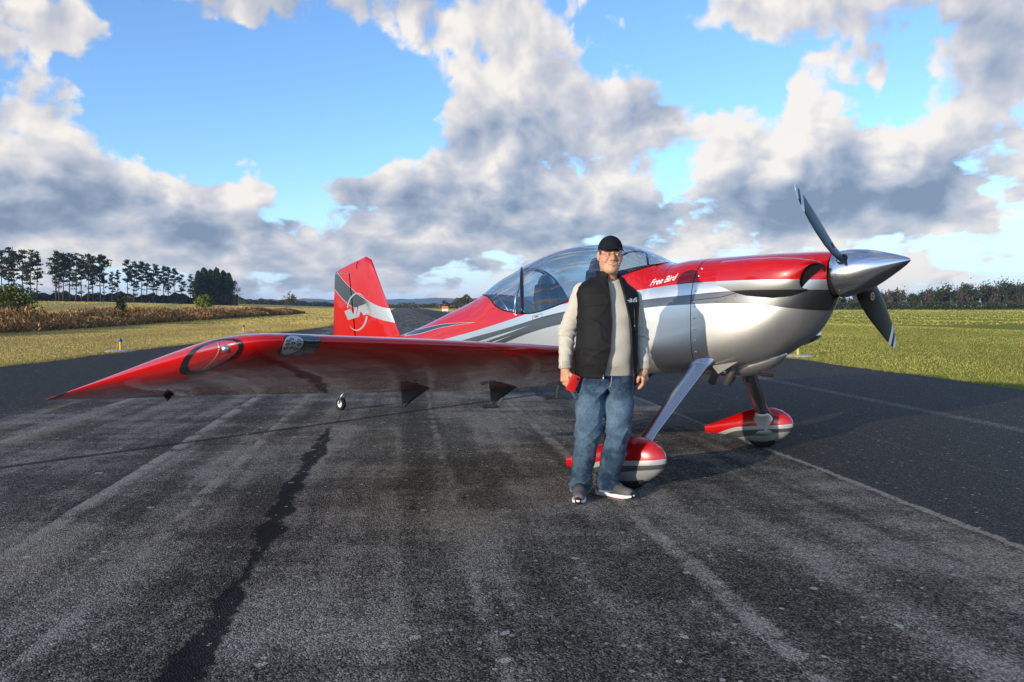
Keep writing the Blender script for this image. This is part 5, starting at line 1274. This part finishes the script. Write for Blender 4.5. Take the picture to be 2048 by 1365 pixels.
# chest emblem: three quarter arches beside three lines of lettering
ex, ez = .171, 1.371
def flat(pts, nm='emblem_arch'):
    V = [(ex + u, front_y(ex + u, ez + v) - .0035, ez + v) for u, v in pts]; mesh(nm, V, [tuple(range(len(V)))], M_wht, vest, smooth=False)
def qarch(r0, r1):
    n = 8; o = [(.034 - r0 * math.cos(R(90 * k / n)), -.013 + r0 * math.sin(R(90 * k / n))) for k in range(n + 1)]; i_ = [(.034 - r1 * math.cos(R(90 * k / n)), -.013 + r1 * math.sin(R(90 * k / n))) for k in range(n + 1)]
    for k in range(n): flat([o[k], o[k + 1], i_[k + 1], i_[k]])
qarch(.034, .0262); qarch(.0235, .0165); qarch(.014, .0)
for i, w_ in enumerate(('THE', 'NORTH', 'FACE')):
    Vx, Fx = text_mesh(w_, .0105, 0, 0, .0003); wdt_ = Vx[:, 0].max()
    mesh('emblem_lettering', [(ex - .004 - wdt_ + v[0], front_y(ex - .004 - wdt_ + v[0], ez + .004 - i * .0088 + v[1]) - .0035, ez + .004 - i * .0088 + v[1]) for v in Vx], Fx, M_wht, vest, smooth=False)

# jeans
J = Field((-.30, -.22, .02), (.25, .22, .92), .0055)
def waist(x, y, z):
    W = np.interp(z, [.70, .74, .80, .92], [.165, .186, .184, .172]).astype(np.float32); D = np.interp(z, [.66, .74, .80, .92], [.105, .122, .124, .118]).astype(np.float32)
    q = (np.abs(x / W) ** 2.4 + np.abs((y - .015) / D) ** 2.4) ** (1 / 2.4); return np.maximum(np.maximum((q - 1) * D * .95, z - .905), .765 - .9 * np.abs(x) - z)
J.add(lambda x, y, z: waist(x, y, z) + wr(x, y, z, (40, 10, 60, 0, .0022)), (-.2, -.15, .66), (.2, .16, .91), .02)
def leg(pts, rs, sd):
    pts = [np.array(p, float) for p in pts]
    def fn(x, y, z):
        best = None
        for i in range(len(pts) - 1):
            a, b = pts[i], pts[i + 1]; v = b - a; X, Y, Z = x - a[0], (y - a[1]) / 1.12, z - a[2]; vv = v / np.array((1, 1.12, 1)); t = np.clip((X * vv[0] + Y * vv[1] + Z * vv[2]) / (vv @ vv), 0, 1)
            d = np.sqrt((X - t * vv[0]) ** 2 + (Y - t * vv[1]) ** 2 + (Z - t * vv[2]) ** 2) - (rs[i] + (rs[i + 1] - rs[i]) * t); best = d if best is None else smin(best, d, .03)
        kn = np.exp(-((z - .45) / .09) ** 2); he_ = np.exp(-((z - .12) / .075) ** 2); hp = np.exp(-((z - .76) / .06) ** 2); lo_ = np.exp(-((z - .30) / .10) ** 2)
        w = kn * fold(x, y, z, (24, 6, 38, sd, .012), (-30, 6, 30, sd * 2, .009)) + he_ * fold(x, y, z, (16, 8, 44, sd + 1, .015), (-30, 12, 30, sd, .010)) + hp * fold(x, y, z, (8, 10, 58, sd, .009), (-16, 4, 46, sd, .007)) + lo_ * fold(x, y, z, (32, -8, 20, sd, .005)) + fold(x, y, z, (26, 9, 13, sd * 3, .003))
        return np.maximum(np.maximum(best + w, .040 - z), z - .87)
    P = np.array(pts); J.add(fn, P.min(0) - .13, P.max(0) + .13, .030)
leg([(-.094, .015, .80), (-.112, .0, .62), (-.124, -.012, .46), (-.150, .012, .28), (-.174, .022, .10), (-.180, .020, .0)], [.092, .094, .082, .073, .069, .072], .3)
leg([(.092, .020, .80), (.088, .010, .62), (.083, .0, .46), (.048, .020, .28), (.016, .038, .12), (.004, .045, .0)], [.092, .094, .083, .076, .068, .067], 2.0)
def denim_nodes(t):
    p = t.obj(); x, y, z = t.sep(p)
    fade = t.mr(t.noise(p, 9, 5, .65), .38, .64); th = t.m('MULTIPLY', t.mr(z, .25, .55), t.mr(z, .82, .62)); fr = t.mr(y, .05, -.09)
    f = t.m('ADD', t.m('MULTIPLY', fade, .45), t.m('MULTIPLY', t.m('MULTIPLY', th, fr), .55), clamp=True)
    c = t.mix(f, (0.0075, 0.020, 0.045), (0.088, 0.152, 0.215))
    tw = t.m('SINE', t.m('MULTIPLY', t.m('ADD', x, t.m('MULTIPLY', z, .15)), 1400)); gr = t.noise(t.comb(t.m('MULTIPLY', x, 6), t.m('MULTIPLY', y, 6), z), 55, 3)
    c = t.mix(t.mr(gr, .4, .7), c, t.v('SCALE', c, scale=1.55)); hem = t.mr(z, .056, .050)
    c = t.mix(t.m('MULTIPLY', hem, .45), c, (.30, .36, .42))
    return {'Base Color': c, 'Normal': t.bump(t.m('ADD', gr, t.noise(p, 22, 4)), .4, .006)}
M_denim = material('denim', rough=.85, spec=.2, build=denim_nodes, Sheen_Weight=.15)
jeans = J.build('jeans', M_denim, man)
M_stitch = material('stitching', (.42, .36, .26), .7)
MB().tube([(x, first_hit(J, x, z) - .001, z) for x, z in ((.026, .86), (.025, .84), (.024, .82), (.022, .80), (.016, .785), (.008, .778))], .0020, 5).build('fly_stitching', M_stitch, jeans)
for xx in (-.12, .14):
    MB().tube([(xx * k, first_hit(J, xx * k, z) - .0005, z) for k, z in ((1, .868), (1.04, .855), (1.1, .845), (1.18, .838))], .0018, 5).build('pocket_seam', M_stitch, jeans)

for s in (-1, 1):
    for xs_, nm in (((-.094, -.112, -.124, -.150, -.174), 'outer_seam'), ((.092, .088, .083, .048, .016), 'outer_seam')):
        if (xs_[0] < 0) != (s < 0): continue
        P = []
        for z in np.linspace(.10, .80, 24):
            xc = np.interp(z, [.10, .28, .46, .62, .80], xs_[::-1]); k = int(round((z - J.lo[2]) / J.h)); j = int(round((.012 - J.lo[1]) / J.h)); i = int(round((xc - J.lo[0]) / J.h))
            while 0 < i < J.n[0] - 1 and J.f[i, j, k] < 0: i += s
            P.append((J.lo[0] + i * J.h, .012, z))
        MB().tube(P, .0022, 5).build(nm, M_denim, jeans)

# shoes
M_mesh = material('grey_shoe_knit', (.055, .052, .055), .8, build=lambda t: {'Base Color': t.mix(t.mr(t.sep(t.obj())[0], .03, .20), (.028, .027, .03), (.13, .125, .125)), 'Normal': t.bump(t.voro(t.obj(), 260), .4, .002)})
M_sole = material('white_foam_sole', (.70, .70, .69), .55); M_pink = material('coral_outsole', (.75, .10, .08), .6)
def shoe(loc, rz, nm):
    e = empty('shoe', loc, rz, man)           # local x runs from heel to toe
    U = Field((-.10, -.07, .0), (.23, .07, .16), .004)
    U.cap((-.045, 0, .060), (.07, 0, .058), .042, .043, .02); U.cap((.05, 0, .055), (.165, .004, .043), .044, .032, .025, sq=(1, 1.12, .9)); U.cap((-.035, 0, .06), (-.03, 0, .125), .045, .042, .02); U.cap((.0, 0, .09), (.07, 0, .07), .036, .036, .02)
    U.cap((-.03, 0, .10), (-.03, 0, .18), .034, .036, .004, 'sub')
    sl, g = U.box((-.1, -.07, 0), (.23, .07, .16)); U.f[sl] = np.maximum(U.f[sl], .026 - g[2])
    up = U.build('upper', M_mesh, e)
    So = Field((-.12, -.075, -.01), (.24, .075, .08), .004)
    def sole(x, y, z):
        wd = np.interp(x, [-.10, -.085, -.05, .03, .11, .165, .20, .212], [.006, .032, .041, .038, .047, .042, .024, .006]).astype(np.float32); topz = np.interp(x, [-.1, -.05, .02, .10, .18, .212], [.052, .046, .034, .030, .030, .036]).astype(np.float32); bz = np.interp(x, [-.1, -.07, .1, .17, .212], [.010, .004, .004, .008, .022]).astype(np.float32)
        return np.maximum(np.maximum(np.maximum(np.abs(y) - wd * (1 + .9 * (.03 - z)), z - topz), bz - z), np.maximum(x - .212, -.1 - x))
    So.add(sole, (-.11, -.06, 0), (.22, .06, .06), .004); so = So.build('sole', M_sole, e)
    MB().box((-.09, -.030, .0005), (-.02, .030, .006)).build('heel_rubber', M_pink, e, False); MB().box((.05, -.036, .0005), (.15, .036, .006)).build('outsole', M_pink, e, False)
    MB().lathe([(0, .0), (0, .026), (.012, .022), (.016, .01), (.017, 0)], (.192, 0, .028), (.9, 0, .35), 14).build('toe_cap', M_rubber, e)
    for q in range(4):
        x = .015 + .019 * q; MB().tube([(x, -.022, .102 - .16 * (x - .01)), (x + .004, 0, .112 - .17 * (x - .01)), (x, .022, .102 - .16 * (x - .01))], .0028, 5).build('lace', M_rubber, e)
    for sd_ in (-1, 1):
        MB().tube([(-.02, sd_ * .044, .075), (.02, sd_ * .046, .058), (.055, sd_ * .047, .066), (.02, sd_ * .047, .048)], .003, 5).build('side_flash', M_wht, e)
    return e
shoe((-.180, -.015, .0), R(-99), 'r'); shoe((.020, .055, .0), R(-38), 'l')

# things he holds
M_redcase = material('red_phone_case', (.72, .022, .018), .4, coat=.3)
ph = empty('phone', (0.654 - .236, 5.43 - .094, .803)); tag(ph, "red cased phone in the man's hand", 'phone')
ph.rotation_euler = (R(6), R(24), R(18))
def rslab(w, h, d, r=.010):
    pts = []
    for cx, cy, a0 in ((w/2-r, h/2-r, 0), (-w/2+r, h/2-r, 90), (-w/2+r, -h/2+r, 180), (w/2-r, -h/2+r, 270)):
        for k in range(6): a = R(a0 + 18 * k); pts.append((cx + r * math.cos(a), cy + r * math.sin(a)))
    rings = [[(x * k, yy, z * k) for x, z in pts] for yy, k in ((-d/2, .94), (-d/2 + .0015, 1.0), (d/2 - .0015, 1.0), (d/2, .94))]; return loft(rings)
V, F = rslab(.066, .118, .011); mesh('case', V, F, M_redcase, ph, auto=40)
MB().lathe([(0, .0), (0, .0085), (.002, .0085), (.0022, .006), (.001, .0)], (.016, -.0055, .040), (0, -1, 0), 16).build('camera_lens', M_black, ph)
bk = empty('phone', (0.654 - .238, 5.43 - .062, .728)); tag(bk, 'slim black device below the red phone in the same hand', 'device'); bk.rotation_euler = (R(8), R(-42), R(35))
V, F = rslab(.030, .10, .010, .006); mesh('case', V, F, M_black, bk, auto=40)
V, F = rslab(.027, .094, .004, .005); o = mesh('screen', V, F, M_alu, bk, auto=40); o.location = (.0, -.0045, .0)
